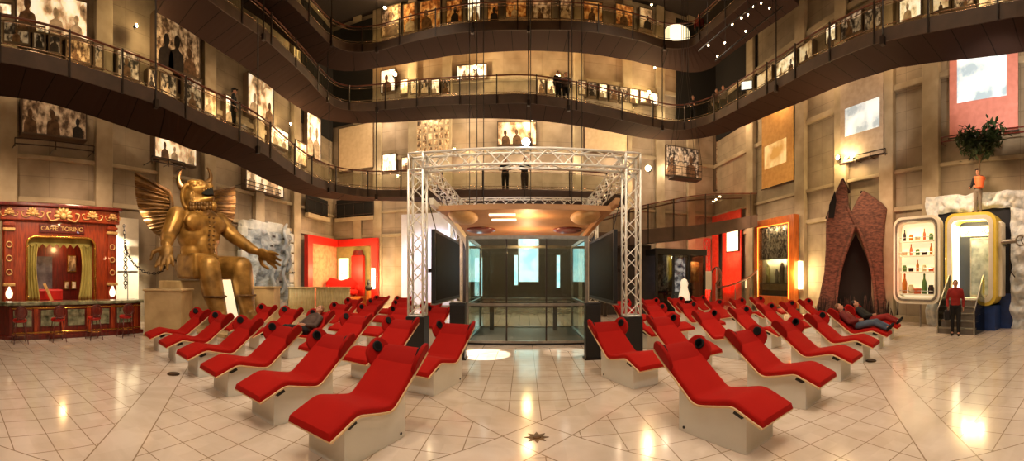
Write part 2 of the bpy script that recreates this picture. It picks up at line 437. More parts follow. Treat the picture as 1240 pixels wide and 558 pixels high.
ORD = ['first', 'second', 'third', 'fourth', 'fifth', 'sixth', 'seventh', 'eighth', 'ninth', 'tenth', 'eleventh', 'twelfth', 'thirteenth', 'fourteenth', 'fifteenth', 'sixteenth', 'seventeenth', 'eighteenth', 'nineteenth', 'twentieth']

# ------------------------------------------------------------------ lights
def light(kind, loc, energy, c=(255, 205, 140), size=.15, tgt=None, angle=60, blend=.6):
    l = bpy.data.lights.new('lamp', kind); l.energy = energy; l.color = lin(c)[:3]
    if kind == 'AREA': l.size = size
    else: l.shadow_soft_size = size
    if kind == 'SPOT': l.spot_size = radians(angle); l.spot_blend = blend
    o = bpy.data.objects.new('lamp', l); COL.objects.link(o); o.location = loc
    if tgt is not None:
        o.rotation_euler = (Vector(tgt) - Vector(loc)).to_track_quat('-Z', 'Y').to_euler()
    return o

#@@ SETTING
def build_setting():
    struct(MB().box((-W - .3, YF - .3, -.2), (W + .3, YB + .3, 0)).build('floor', M['floor']))
    struct(MB().box((-W - .3, YF - .3, HT), (W + .3, YB + .3, HT + .2)).build('ceiling', M['ceil']))
    struct(MB().box((-W - .3, YF, 0), (-W, YB, HT)).build('wall_left', M['wall']))
    struct(MB().box((W, YF, 0), (W + .3, YB, HT)).build('wall_right', M['wall']))
    struct(MB().box((-W - .3, YB, 0), (W + .3, YB + .3, HT)).build('wall_back', M['wallpan']))
    struct(MB().box((-W - .3, YF - .3, 0), (W + .3, YF, HT)).build('wall_front', M['wall']))
    n = [0]
    def trim(lo, hi, m='pil', bev=.03):
        n[0] += 1
        struct(MB().box(lo, hi).build('trim_%d' % n[0], M[m], bevel=bev))
    for y in (-1.4, 1.98, 5.75, 8.6, 11.1, 14.6, 18.0):       # left wall pilasters
        trim((-W, y - .36, 0), (-W + .28, y + .36, HT))
    for y in (-1.4, 1.6, 6.35, 8.45, 11.0, 13.75, 18.2):
        trim((W - .28, y - .36, 0), (W, y + .36, HT))
    for x in (-11.2, -9.7, -7.2, -4.9, 3.4, 6.6, 8.9, 11.2):
        trim((x - .3, YB - .28, 0), (x + .3, YB, HT))
    for z, h in ((4.6, .2), (6.2, .16), (9.7, .25), (14.2, .3)):
        trim((-W, YF, z), (-W + .16, YB, z + h), 'pil')
        trim((W - .16, YF, z), (W, YB, z + h), 'pil')
        trim((-W, YB - .16, z), (W, YB, z + h), 'pil')
    # baseboards
    for nm, lo, hi in (('left', (-W, YF, 0), (-W + .06, YB, .25)), ('right', (W - .06, YF, 0), (W, YB, .25)), ('back', (-W, YB - .06, 0), (W, YB, .25))):
        struct(MB().box(lo, hi).build('baseboard_' + nm, M['pil'], bevel=.01))
    # dark panelling at the middle of the end wall with the daylit slot windows
    a, b = PY(556, 290, YB - .3), PY(722, 290, YB - .3)
    trim((a.x, YB - .34, 0), (b.x, YB - .29, 4.3), 'darkpanel', .01)
    for k in range(7):
        x = a.x + (b.x - a.x) * (k + .5) / 7
        trim((x - .04, YB - .37, 0), (x + .04, YB - .34, 4.3), 'darkpanel', .01)
    for i, (x0, y0, x1, y1) in enumerate(((628, 289, 652, 341), (623, 309, 627, 345), (674, 309, 678, 348), (575, 312, 584, 358))):
        p, q = PY(x0, y0, YB - .42), PY(x1, y1, YB - .42)
        w = bpy.data.objects.new('window_%d' % (i + 1), None); COL.objects.link(w); w['kind'] = 'structure'
        MB().box((p.x, YB - .42, q.z), (q.x, YB - .36, p.z)).build('pane', M['day'], w)
        f = MB(); t = .05
        f.box((p.x - t, YB - .46, q.z - t), (p.x, YB - .36, p.z + t)).box((q.x, YB - .46, q.z - t), (q.x + t, YB - .36, p.z + t))
        f.box((p.x, YB - .46, p.z), (q.x, YB - .36, p.z + t)).box((p.x, YB - .46, q.z - t), (q.x, YB - .36, q.z))
        f.build('window_frame', M['steel'], w)
    # black sheets: painted shade of the unlit bays high in the far corners
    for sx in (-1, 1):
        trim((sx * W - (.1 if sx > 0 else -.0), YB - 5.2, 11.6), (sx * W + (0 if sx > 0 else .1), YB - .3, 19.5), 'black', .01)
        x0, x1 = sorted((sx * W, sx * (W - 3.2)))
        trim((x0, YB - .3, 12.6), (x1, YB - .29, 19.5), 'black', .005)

#@@ RAMPS
def interp(tab, x, k):
    if x <= tab[0][0]: return tab[0][k]
    for a, b in zip(tab, tab[1:]):
        if x <= b[0]:
            t = (x - a[0]) / (b[0] - a[0]); return a[k] + (b[k] - a[k]) * t
    return tab[-1][k]
RAMPINFO = {}
def ramp(key, label, tab, tabS, w, posts, rods, hubs):
    """tab: column, distance, row of deck edge, row of fascia foot; tabS: column, row of outer soffit edge"""
    r = thing('spiral_ramp', label, 'ramp', (0, 0, 0), 0, 'suspended ramp turns around the hall')
    pts = crv([tuple(t) for t in tab], 6)
    inn = []
    for x, d, D, F in pts:
        a = az(x); inn.append((x, Vector((d * sin(a), d * cos(a), 0)), CH + (HZ - D) * d / FPX, CH + (HZ - F) * d / FPX))
    C0 = Vector((0, 11, 0)); rows = []; acc = 0
    for i, (x, p, zd, zf) in enumerate(inn):
        t = inn[min(i + 1, len(inn) - 1)][1] - inn[max(i - 1, 0)][1]; t.normalize()
        nrm = Vector((-t.y, t.x, 0))
        if nrm.dot(p - C0) < 0: nrm = -nrm
        q = p + nrm * w
        q.x = max(-W + .32, min(W - .32, q.x)); q.y = min(YB - .35, q.y)
        xo = XC + FPX * atan2(q.x, q.y); do = hypot(q.x, q.y)
        zs = CH + (HZ - interp(tabS, xo, 1)) * do / FPX
        zs = max(zf - .75, min(zf + .05, zs))
        if i: acc += (p - rows[-1][0]).length
        rows.append((p, q, zd, zf, zs, acc))
    # smooth the outer soffit height
    zs = [r_[4] for r_ in rows]
    for _ in range(6): zs = [(zs[max(i - 1, 0)] + zs[i] + zs[min(i + 1, len(zs) - 1)]) / 3 for i in range(len(zs))]
    rows = [r_[:4] + (zs[i], r_[5]) for i, r_ in enumerate(rows)]
    RAMPINFO[key] = rows
    # deck body with UVs along the length
    me = bpy.data.meshes.new('deck'); vs = []; fs = []; uv = []; mi = []
    for p, q, zd, zf, z_s, ac in rows:
        vs += [(p.x, p.y, zd), (p.x, p.y, zf), (q.x, q.y, z_s), (q.x, q.y, zd)]
    for i in range(len(rows) - 1):
        a, b = i * 4, i * 4 + 4
        for j in range(4):
            k = (j + 1) % 4
            fs.append((a + j, b + j, b + k, a + k)); mi.append(0)
            u0, u1 = rows[i][5] / .95, rows[i + 1][5] / .95
            uv += [(u0, j), (u1, j), (u1, j + 1), (u0, j + 1)]
    fs.append((0, 1, 2, 3)); uv += [(.5, .5)] * 4; e = (len(rows) - 1) * 4; fs.append((e, e + 3, e + 2, e + 1)); uv += [(.5, .5)] * 4
    me.from_pydata(vs, [], fs); me.update()
    me.uv_layers.new(name='UVMap')
    for i, l in enumerate(me.uv_layers[0].data): l.uv = uv[i]
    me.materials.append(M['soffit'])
    o = bpy.data.objects.new('deck', me); COL.objects.link(o); o.parent = r
    # fascia strip
    cen = [(p, zd, zf) for p, q, zd, zf, z_s, ac in rows]
    def off(i, dd):
        p, q = rows[i][0], rows[i][1]; n = (p - q); n.z = 0; n.normalize(); return p + n * dd
    f = MB(); rings = []
    for i in range(len(rows)):
        a, b = off(i, .03), off(i, .0); zd, zf = rows[i][2], rows[i][3]
        rings.append([(b.x, b.y, zd + .06), (a.x, a.y, zd + .06), (a.x, a.y, zf - .02), (b.x, b.y, zf - .02)])
    f.loft(rings); f.build('fascia', M['fascia'], r)
    def railing(h, rad, nm, m):
        q = MB(); q.tube([(off(i, -.06).x, off(i, -.06).y, rows[i][2] + h) for i in range(len(rows))], rad, 6); q.build(nm, M[m], r, smooth=True)
    railing(1.06, .035, 'handrail', 'railwood')
    railing(.90, .014, 'rail_bar', 'railbright'); railing(.22, .014, 'rail_bar', 'railbright'); railing(.12, .02, 'rail_bar', 'railbright')
    gq = MB()
    vs = []; fs = []
    for i in range(len(rows)):
        a = off(i, -.10); vs += [(a.x, a.y, rows[i][2] + .16), (a.x, a.y, rows[i][2] + .88)]
    for i in range(len(rows) - 1): fs.append((2 * i, 2 * i + 2, 2 * i + 3, 2 * i + 1))
    gq.add(vs, fs)
    gq.build('glass_infill', M['gclear'], r)
    tot = rows[-1][5]; k = 0; s = posts * .5
    while s < tot:
        i = min(range(len(rows)), key=lambda j: abs(rows[j][5] - s))
        a = off(i, .05); zd, zf = rows[i][2], rows[i][3]
        MB().box((a.x - .03, a.y - .03, zf - .05), (a.x + .03, a.y + .03, zd + 1.04)).build('railing_post', M['raildark'], r)
        s += posts
    for xp in rods:
        i = min(range(len(inn)), key=lambda j: abs(inn[j][0] - xp)); a = off(i, .1)
        top = HT
        for kk in ('two', 'three'):
            if kk in RAMPINFO and kk != key:
                hit = [w_ for w_ in RAMPINFO[kk] if w_[3] > rows[i][2] + 1.5 and (w_[0] - Vector((a.x, a.y, 0))).length < 1.8]
                if hit: top = min(top, min(hit, key=lambda w_: (w_[0] - Vector((a.x, a.y, 0))).length)[3] - .12)
        MB().tube([(a.x, a.y, rows[i][3] - .1), (a.x, a.y, top)], .03, 6).build('suspension_rod', M['rod'], r)
        g = MB().box((a.x - .07, a.y - .07, rows[i][3] - .18), (a.x + .07, a.y + .07, rows[i][3] + .1)); g.build('rod_clamp', M['raildark'], r)
    return r

def build_ramps():
    t3 = [(325, 15.2, -28, -18), (358, 16.5, 2, 11), (386, 18.4, 32, 40), (400, 19.4, 45, 53), (423, 20.2, 54, 62), (457, 19.8, 53, 61), (500, 19.0, 42, 50), (560, 18.3, 30, 39), (640, 18.0, 27, 36), (713, 18.4, 29, 38), (774, 19.5, 41, 49), (804, 20.3, 50, 58), (835, 20.4, 49, 57), (852, 19.8, 37, 45), (894, 17.5, 0, 9), (935, 15.8, -36, -26)]
    s3 = [(300, 5), (350, 45), (400, 88), (440, 84), (495, 77), (552, 66), (640, 61), (713, 65), (762, 73), (804, 82), (850, 91), (900, 53), (955, 16), (1000, -20)]
    ramp('three', 'highest turn of dark suspended ramp at the top of the photo', t3, s3, 1.7, 2.05, (400, 457, 572, 640, 802), ())
    t2 = [(215, 12.6, -40, -28), (250, 13.2, -14, -2), (280, 14.0, 9, 20), (317, 15.5, 35, 45), (346, 17.0, 61, 70), (369, 18.5, 84, 92), (400, 20.2, 117, 125), (423, 20.5, 126, 133), (457, 19.8, 125, 133), (529, 18.6, 119, 127), (583, 18.2, 117, 126), (640, 18.0, 116, 125),
          (698, 18.3, 124, 133), (762, 19.2, 138, 147), (801, 20.3, 147, 155), (825, 20.7, 149, 157), (849, 20.5, 144, 152), (870, 19.6, 136, 144), (907, 17.5, 116, 125), (942, 15.8, 97, 107), (988, 13.9, 71, 82), (1040, 12.6, 47, 60), (1071, 11.9, 37, 50), (1125, 11.1, 24, 39), (1193, 10.5, 11, 27), (1240, 10.2, 3, 19), (1320, 10.2, -4, 12)]
    s2 = [(190, 14), (246, 49), (295, 80), (317, 97), (352, 125), (381, 140), (398, 147), (430, 149), (457, 149), (529, 145), (586, 143), (640, 145), (700, 152), (763, 165), (806, 170), (849, 168), (900, 152), (923, 140), (962, 124), (1039, 97), (1068, 86), (1150, 70), (1240, 61), (1320, 58)]
    ramp('two', 'middle turn of dark suspended ramp crossing the back wall and rising along the right wall', t2, s2, 1.7, 2.05, (317, 397, 457, 640, 690, 802, 940, 1071), ())
    t1 = [(-120, 11.1, 48, 64), (-60, 11.0, 52, 68), (0, 11.0, 59, 75), (62, 11.3, 71, 87), (127, 12.0, 91, 106), (188, 12.5, 112, 126), (244, 12.8, 139, 152), (310, 14.0, 169, 181),
          (351, 16.4, 198, 208), (373, 18.2, 212, 221), (397, 19.8, 222, 230), (426, 20.4, 228, 236), (457, 19.6, 231, 238), (494, 18.6, 231, 238), (560, 17.6, 231, 239), (635, 17.2, 231, 239), (700, 17.5, 233, 241), (760, 18.2, 238, 246)]
    s1 = [(-120, 108), (0, 116), (62, 125), (100, 136), (127, 146), (186, 165), (251, 187), (297, 202), (334, 223), (368, 236), (402, 241), (453, 241), (494, 240), (560, 243), (635, 244), (700, 246), (760, 250)]
    ramp('one', 'lowest turn of dark suspended ramp, sweeping from upper left past the truss', t1, s1, 1.7, 2.05, (62 + 127, 310, 397, 457), ())

#@@ CHAISE
def build_chaise():
    prof = crv([(.89, .885), (.70, .741), (.50, .589), (.33, .460), (.25, .402), (.17, .376), (.08, .381), (-.10, .416), (-.25, .448), (-.33, .460), (-.41, .443), (-.55, .388), (-.71, .325)], 4)
    N = len(prof); nr = []; ln = [0]
    for i in range(N):
        a, b = prof[max(i - 1, 0)], prof[min(i + 1, N - 1)]
        t = Vector((0, b[0] - a[0], b[1] - a[1])).normalized()      # head -> foot
        nr.append((t, Vector((0, t.z, -t.y)) if False else Vector((0, -t.z, t.y)) * -1))
        if i: ln.append(ln[-1] + hypot(prof[i][0] - prof[i - 1][0], prof[i][1] - prof[i - 1][1]))
    nr = [(t, n if n.z > 0 else -n) for t, n in nr]
    def strip(o0, o1, hw, rd, i0=0, i1=N - 1, endr=.0):
        q = MB(); rings = []
        for i in range(i0, i1 + 1):
            y, z = prof[i]; t, n = nr[i]
            k = 1.0
            if endr:
                e = min(ln[i] - ln[i0], ln[i1] - ln[i])
                if e < endr: k = sqrt(max(0, 1 - (1 - e / endr) ** 2)) * .75 + .25
            oo = o0 + (o1 - o0) * k
            c = [(-hw, o0), (-hw, oo - rd * k)]
            for a in (30, 60): c.append((-hw + rd - rd * cos(radians(a)), oo - rd * k + rd * k * sin(radians(a))))
            c += [(-hw + rd, oo), (0, oo + .004), (hw - rd, oo)]
            for a in (60, 30): c.append((hw - rd + rd * cos(radians(a)), oo - rd * k + rd * k * sin(radians(a))))
            c += [(hw, oo - rd * k), (hw, o0)]
            rings.append([(x, y + n.y * o, z + n.z * o) for x, o in c])
        q.loft(rings); return q
    r = thing('chaise_longue', 'x', 'chaise longue')
    # base block
    ylo, yhi = -.4875, .4875
    top = [(y, z) for y, z in prof if ylo < y < yhi]
    def zat(yy):
        for (a, b), (c, d) in zip(prof, prof[1:]):
            if c <= yy <= a: return b + (d - b) * (a - yy) / (a - c)
    poly = [(ylo, 0.0), (yhi, 0.0), (yhi, zat(yhi))] + top + [(ylo, zat(ylo))]
    MB().prism(poly, lambda u, v, w: (w, u, v), -.267, .267).build('base', M['whitelam'], r, bevel=.006)
    strip(-.002, .02, .325, .004).build('shell', M['cream'], r)
    strip(.018, .085, .312, .03, endr=.05).build('cushion', M['redfab'], r, smooth=True, sharp=50)
    ih = max(i for i in range(N) if ln[i] <= .36)
    strip(.07, .098, .262, .02, 0, ih, endr=.05).build('headrest', M['redpad'], r, smooth=True, sharp=60)
    # folded-up ears with loudspeakers
    ic = min(range(N), key=lambda i: abs(ln[i] - .19)); y, z = prof[ic]; t, n = nr[ic]
    u = -t
    for sx in (-1, 1):
        out = []
        for k in range(15):
            a = pi * k / 14
            ca, sa = cos(a), sin(a)
            out.append((.20 * (abs(ca) ** .8) * (1 if ca > 0 else -1) + .02 * sa, .05 + .205 * sa ** .75))
        out = [(.20, .03)] + out + [(-.20, .03)]
        tl = radians(24)
        def fn(aa, bb, ww, sx=sx, tl=tl):
            X = sx * (.262 + ww * cos(tl) + bb * sin(tl))
            bb2 = bb * cos(tl) - ww * sin(tl) * .3
            p = Vector((0, y, z)) + u * aa + n * bb2
            return (X, p.y, p.z)
        wg = MB().prism(out, fn, -.005, .055).build('headrest_wing', M['redpad'], r, bevel=.02)
        sp = MB(); ctr = Vector(fn(.04, .165, -.005)); nx = Vector((-sx * cos(tl), 0, 0)) + n * sin(tl)
        nx.normalize()
        sp.tube([ctr + nx * .001, ctr + nx * .012, ctr + nx * .022, ctr + nx * .022, ctr + nx * .012], [.072, .072, .064, .05, .046], 18)
        sp.build('speaker', M['grille'], wg, smooth=True, sharp=40)
    for sx in (-1, 1):
        q = MB(); q.prism([(-.50, .398), (-.36, .446), (-.33, .40), (-.44, .362)], lambda a, b, w: (w, a, b), sx * .266, sx * .285)
        q.build('latch', M['blackpl'], r)
        MB().tube([(sx * .262, .40, .055), (sx * .276, .40, .055)], .016, 10).build('foot_cap', M['blackpl'], r)
    return r

CH_LEFT, CH_RIGHT = {}, {}
def place_chaises():
    proto = build_chaise(); used = [False]
    def put(x, y, rz, label, grp):
        o = proto if not used[0] else copytree(proto); used[0] = True
        o.location = (x, y, 0); o.rotation_euler = (0, 0, rz); o['label'] = label; o['group'] = grp
        return o
    rown = ['front row', 'second row', 'third row', 'fourth row', 'rearmost row']
    occ = {('L', 1, 3): 'with a sleeping person in brown', ('R', 0, 4): 'under a person in jeans', ('R', 0, 5): 'under a person in black'}
    def lab(side, row, col, last):
        blk = 'left' if side == 'L' else 'right'
        if (side, row, col) in occ:
            return 'red chaise longue %s, %s of the %s block' % (occ[(side, row, col)], rown[row], blk)
        where = 'nearest the centre aisle' if last == 0 else ('%s from the centre aisle' % ORD[last])
        return 'red chaise longue %s in the %s of the %s block' % (where, rown[row], blk)
    hl = radians(-17)           # head end swings to the right for the left block
    # left: measured left-foot corner of the front row
    foot = [(-2.255, 2.976), (-3.44, 3.38), (-4.63, 3.74), (-5.80, 4.10), (-6.96, 4.42), (-8.10, 4.72)]
    def cen(fx, fy, rz, sx):
        # local foot corner (sx*.325, -.71) -> centre
        c, s = cos(rz), sin(rz); lx, ly = sx * .325, -.71
        return fx - (lx * c - ly * s), fy - (lx * s + ly * c)
    plan = {0: range(6), 1: range(6), 2: range(1, 5), 3: range(2, 6), 4: (4, 5)}
    for row, cols in plan.items():
        for c in cols:
            fx, fy = foot[c][0] + .25 * row, foot[c][1] + 2.37 * row
            if row == 2 and c == 1: fx -= .25; fy += .95
            x, y = cen(fx, fy, hl, -1)
            CH_LEFT[(row, c)] = put(x, y, hl, lab('L', row, c, list(cols).index(c)), 'red chaise longues of the left block')
    hr = radians(20)
    footr = [(2.75 + 1.36 * i, 3.03 + .53 * i) for i in range(7)]
    planr = {0: range(6), 1: range(7), 2: range(1, 7), 3: range(2, 6)}
    for row, cols in planr.items():
        for c in cols:
            fx, fy = footr[c][0] - .38 * row, footr[c][1] + 2.6 * row
            if row == 2 and c == 1: fx += .35
            x, y = cen(fx, fy, hr, 1)
            CH_RIGHT[(row, c)] = put(x, y, hr, lab('R', row, c, list(cols).index(c)), 'red chaise longues of the right block')

#@@ TRUSS
def lattice(q, p0, p1, w, r=.029, rd=.015, step=.36, up=None):
    p0, p1 = Vector(p0), Vector(p1); t = (p1 - p0).normalized(); L = (p1 - p0).length
    up = Vector(up) if up else (Vector((0, 0, 1)) if abs(t.z) < .9 else Vector((0, 1, 0)))
    a = t.cross(up).normalized(); b = a.cross(t).normalized(); h = w / 2
    cs = [a * h + b * h, -a * h + b * h, -a * h - b * h, a * h - b * h]
    for c in cs: q.tube([p0 + c, p1 + c], r, 6)
    n = max(1, round(L / step))
    for k in range(4):
        c, d = cs[k], cs[(k + 1) % 4]
        for i in range(n):
            s, e = p0 + t * (L * i / n), p0 + t * (L * (i + 1) / n)
            if i % 2: q.tube([s + c, e + d], rd, 5, False)
            else: q.tube([s + d, e + c], rd, 5, False)
    for e in (p0, p1):
        for k in range(4): q.tube([e + cs[k], e + cs[(k + 1) % 4]], r * .8, 6)
TX, TYF, TYR, TZ = 2.58, 8.55, 13.7, 4.62
def build_stage():
    r = thing('truss_rig', 'silver lattice truss rig on four towers around the glass lift', 'truss', (0, 11, 0))
    o = Vector((0, 11, 0))
    def L(p): return Vector(p) - o
    for y in (TYF, TYR):
        for sx in (-1, 1):
            q = MB(); lattice(q, L((sx * TX, y, .9)), L((sx * TX, y, TZ - .2)), .36); q.build('tower', M['alu'], r, smooth=True)
            q = MB().box(L((sx * TX - .23, y - .23, 0)), L((sx * TX + .23, y + .23, .88))); q.build('ballast_box', M['blackpl'], r, bevel=.01)
            q = MB(); c = L((sx * TX, y, TZ))
            for k in ((-1, -1), (1, -1), (1, 1), (-1, 1)):
                q.tube([c + Vector((k[0] * .18, k[1] * .18, -.2)), c + Vector((k[0] * .18, k[1] * .18, .2))], .026, 6)
            for z in (-.2, .2):
                ps = [c + Vector((a * .18, b * .18, z)) for a, b in ((-1, -1), (1, -1), (1, 1), (-1, 1))]
                for k in range(4): q.tube([ps[k], ps[(k + 1) % 4]], .026, 6)
            q.build('corner_block', M['alu'], r, smooth=True)
        q = MB(); lattice(q, L((-TX + .2, y, TZ)), L((TX - .2, y, TZ)), .36); q.build('beam', M['alu'], r, smooth=True)
    for sx in (-1, 1):
        q = MB(); lattice(q, L((sx * TX, TYF + .2, TZ)), L((sx * TX, TYR - .2, TZ)), .36); q.build('beam', M['alu'], r, smooth=True)
    # stage light with the blue-white beam
    p = Pd(637, 180, 8.5)
    s = thing('stage_spotlight', 'stage spotlight with blue-white beam clamped on top of the front truss', 'spotlight', (p.x, TYF - .02, TZ + .2))
    MB().tube([(0, .2, .13), (0, -.12, .13)], [.075, .105], 14).build('lamp_body', M['blackpl'], s, smooth=True, sharp=40)
    MB().tube([(0, -.121, .13), (0, -.128, .13)], .09, 14).build('lens', M['glowb'], s)
    q = MB(); q.tube([(-.13, 0, .13), (-.13, 0, .0), (.13, 0, .0), (.13, 0, .13)], .012, 6); q.build('yoke', M['blackpl'], s)
    # hanging screens
    for sx, nm in ((-1, 'left'), (1, 'right')):
        s = thing('display_screen', 'large dark screen hung in the truss on the %s of the lift' % nm, 'screen', (sx * 2.2, 10.3, 1.15), 0, 'dark screens in the truss')
        MB().box((-.05, -1.7, .03), (.05, 1.7, 1.85)).build('housing', M['blackpl'], s, bevel=.01)
        x = -sx * .053
        MB().box((min(x, x - sx * .006), -1.62, .11), (max(x, x - sx * .006), 1.62, 1.77)).build('screen_glass', M['scr'], s)
        MB().box((-.06, -1.72, 0), (.06, 1.72, .03)).build('bottom_rail', M['steel'], s)
        for y in (-1.4, 1.4):
            MB().box((sx * .05, y - .04, .8), (sx * .2, y + .04, .9)).build('bracket', M['raildark'], s)
            MB().tube([(0, y, 1.85), (sx * .38, y, TZ - .18 - 1.15)], .012, 6).build('hanger', M['rod'], s)
    # reader posts in front of the lift
    for sx, nm in ((-1, 'left'), (1, 'right')):
        s = thing('ticket_post', 'black floor-standing post beside the %s front corner of the lift' % nm, 'post', (sx * 1.5 + .02, 8.05, 0), 0, 'black posts before the lift')
        MB().box((-.17, -.13, 0), (.17, .13, 1.22)).build('body', M['blackpl'], s, bevel=.012)
        MB().box((-.18, -.14, 1.22), (.18, .14, 1.26)).build('cap', M['blackpl'], s, bevel=.008)
        MB().box((-.2, -.16, 0), (.2, .16, .03)).build('foot_plate', M['raildark'], s)
    # canopy
    c = thing('canopy', 'flat tan canopy hung inside the truss above the lift', 'canopy', (0, 11, 3.62))
    y0, y1 = 9.5 - 11, 15.4 - 11
    MB().box((-2.3, y0, 0), (2.3, y1, .1)).build('ceiling_panel', M['tan'], c)
    for yy in (y0, y1 - .12):
        MB().box((-2.34, yy - .03, -.02), (2.34, yy + .08, .12)).build('edge_beam', M['tan'], c)
    for sx in (-1, 1):
        q = MB(); pts = crv([(sx * 2.36, y0 - .5, .15), (sx * 2.34, y0 + .4, .1), (sx * 2.25, y0 + 1.8, -.05), (sx * 2.05, y0 + 3.0, -.45), (sx * 2.0, y0 + 3.4, -1.0)], 5)
        rings = [[(x - .07, y, z - .09), (x + .07, y, z - .09), (x + .07, y, z + .09), (x - .07, y, z + .09)] for x, y, z in pts]
        q.loft(rings); q.build('curved_arm', M['white'] if sx < 0 else M['tan'], c, bevel=.02)
        MB().box((sx * 2.0 - .06, y0 + 3.34, -3.62), (sx * 2.0 + .06, y0 + 3.46, -1.0)).build('arm_column', M['white'], c)
        q = MB(); q.ell((sx * 1.75, y0 + .9, -.02), (.42, .9, .22), 16, 8); q.build('oval_dome', M['tanl'], c, smooth=True)
        q = MB(); q.ell((sx * 1.6, y0 + 3.9, -.02), (.55, .7, .12), 16, 8); q.build('red_dome', M['mahogd'], c, smooth=True)
    for k in range(2):
        MB().box((-1.0, y0 + .7 + k * .9, -.05), (-.25, y0 + .85 + k * .9, 0)).build('light_tube', M['frost'], c)
    for sx in (-1, 1):
        for yy in (y0 + .3, y1 - 2.6):
            MB().tube([(sx * 2.2, yy, .1), (sx * 2.4, yy, TZ - 3.62 - .22)], .012, 6).build('hanger', M['rod'], c)
    # glass lift
    e = thing('glass_lift', 'glass lift enclosure with steel frame at the centre of the hall', 'lift', (.07, 11.3, 0))
    hw, d0, d1, H = 1.62, -1.5, 1.5, 2.95
    MB().box((-hw, d0, 0), (hw, d1, .06)).build('base_plate', M['blackpl'], e, bevel=.01)
    MB().box((-hw + .1, d0 + .1, .06), (hw - .1, d1 - .1, .08)).build('floor_mat', M['mat'], e)
    for x in (-hw, hw):
        for y in (d0, d1):
            MB().box((x - .04, y - .04, .06), (x + .04, y + .04, H)).build('corner_post', M['steel'], e, bevel=.005)
    for z, h, nm in ((H - .09, .09, 'top_rail'), (1.06, .07, 'middle_rail'), (.06, .06, 'bottom_rail')):
        q = MB()
        for y in (d0, d1): q.box((-hw, y - .035, z), (hw, y + .035, z + h))
        for x in (-hw, hw): q.box((x - .035, d0, z), (x + .035, d1, z + h))
        q.build(nm, M['steel'], e)
    for x in (-.55, .52): MB().box((x - .02, d0 - .02, .1), (x + .02, d0 + .02, H - .09)).build('door_stile', M['raildark'], e)
    for y, a, b in ((d0, -hw, hw), (d1, -hw, hw)):
        MB().box((a + .04, y - .008, .12), (b - .04, y + .008, 1.06)).build('glass_panel', M['gelev'], e)
        MB().box((a + .04, y - .008, 1.13), (b - .04, y + .008, H - .09)).build('glass_panel', M['gelev'], e)
    for x in (-hw, hw):
        MB().box((x - .008, d0 + .04, .12), (x + .008, d1 - .04, 1.06)).build('glass_panel', M['gelev'], e)
        MB().box((x - .008, d0 + .04, 1.13), (x + .008, d1 - .04, H - .09)).build('glass_panel', M['gelev'], e)
    for x in (-1.15, .95): MB().box((x - .07, .7, .08), (x + .07, .84, 1.05)).build('door_column', M['blackpl'], e)
    MB().box((-1.5, 1.0, 1.0), (1.5, 1.05, 1.05)).build('gate_rail', M['steel'], e)
    for px in (566, 575, 583, 640, 690, 702):
        p = PY(px, 200, 11.6)
        MB().tube([(p.x, .3, 3.74), (p.x, .3, HT - .01)], .014, 5).build('cable', M['rod'], e)

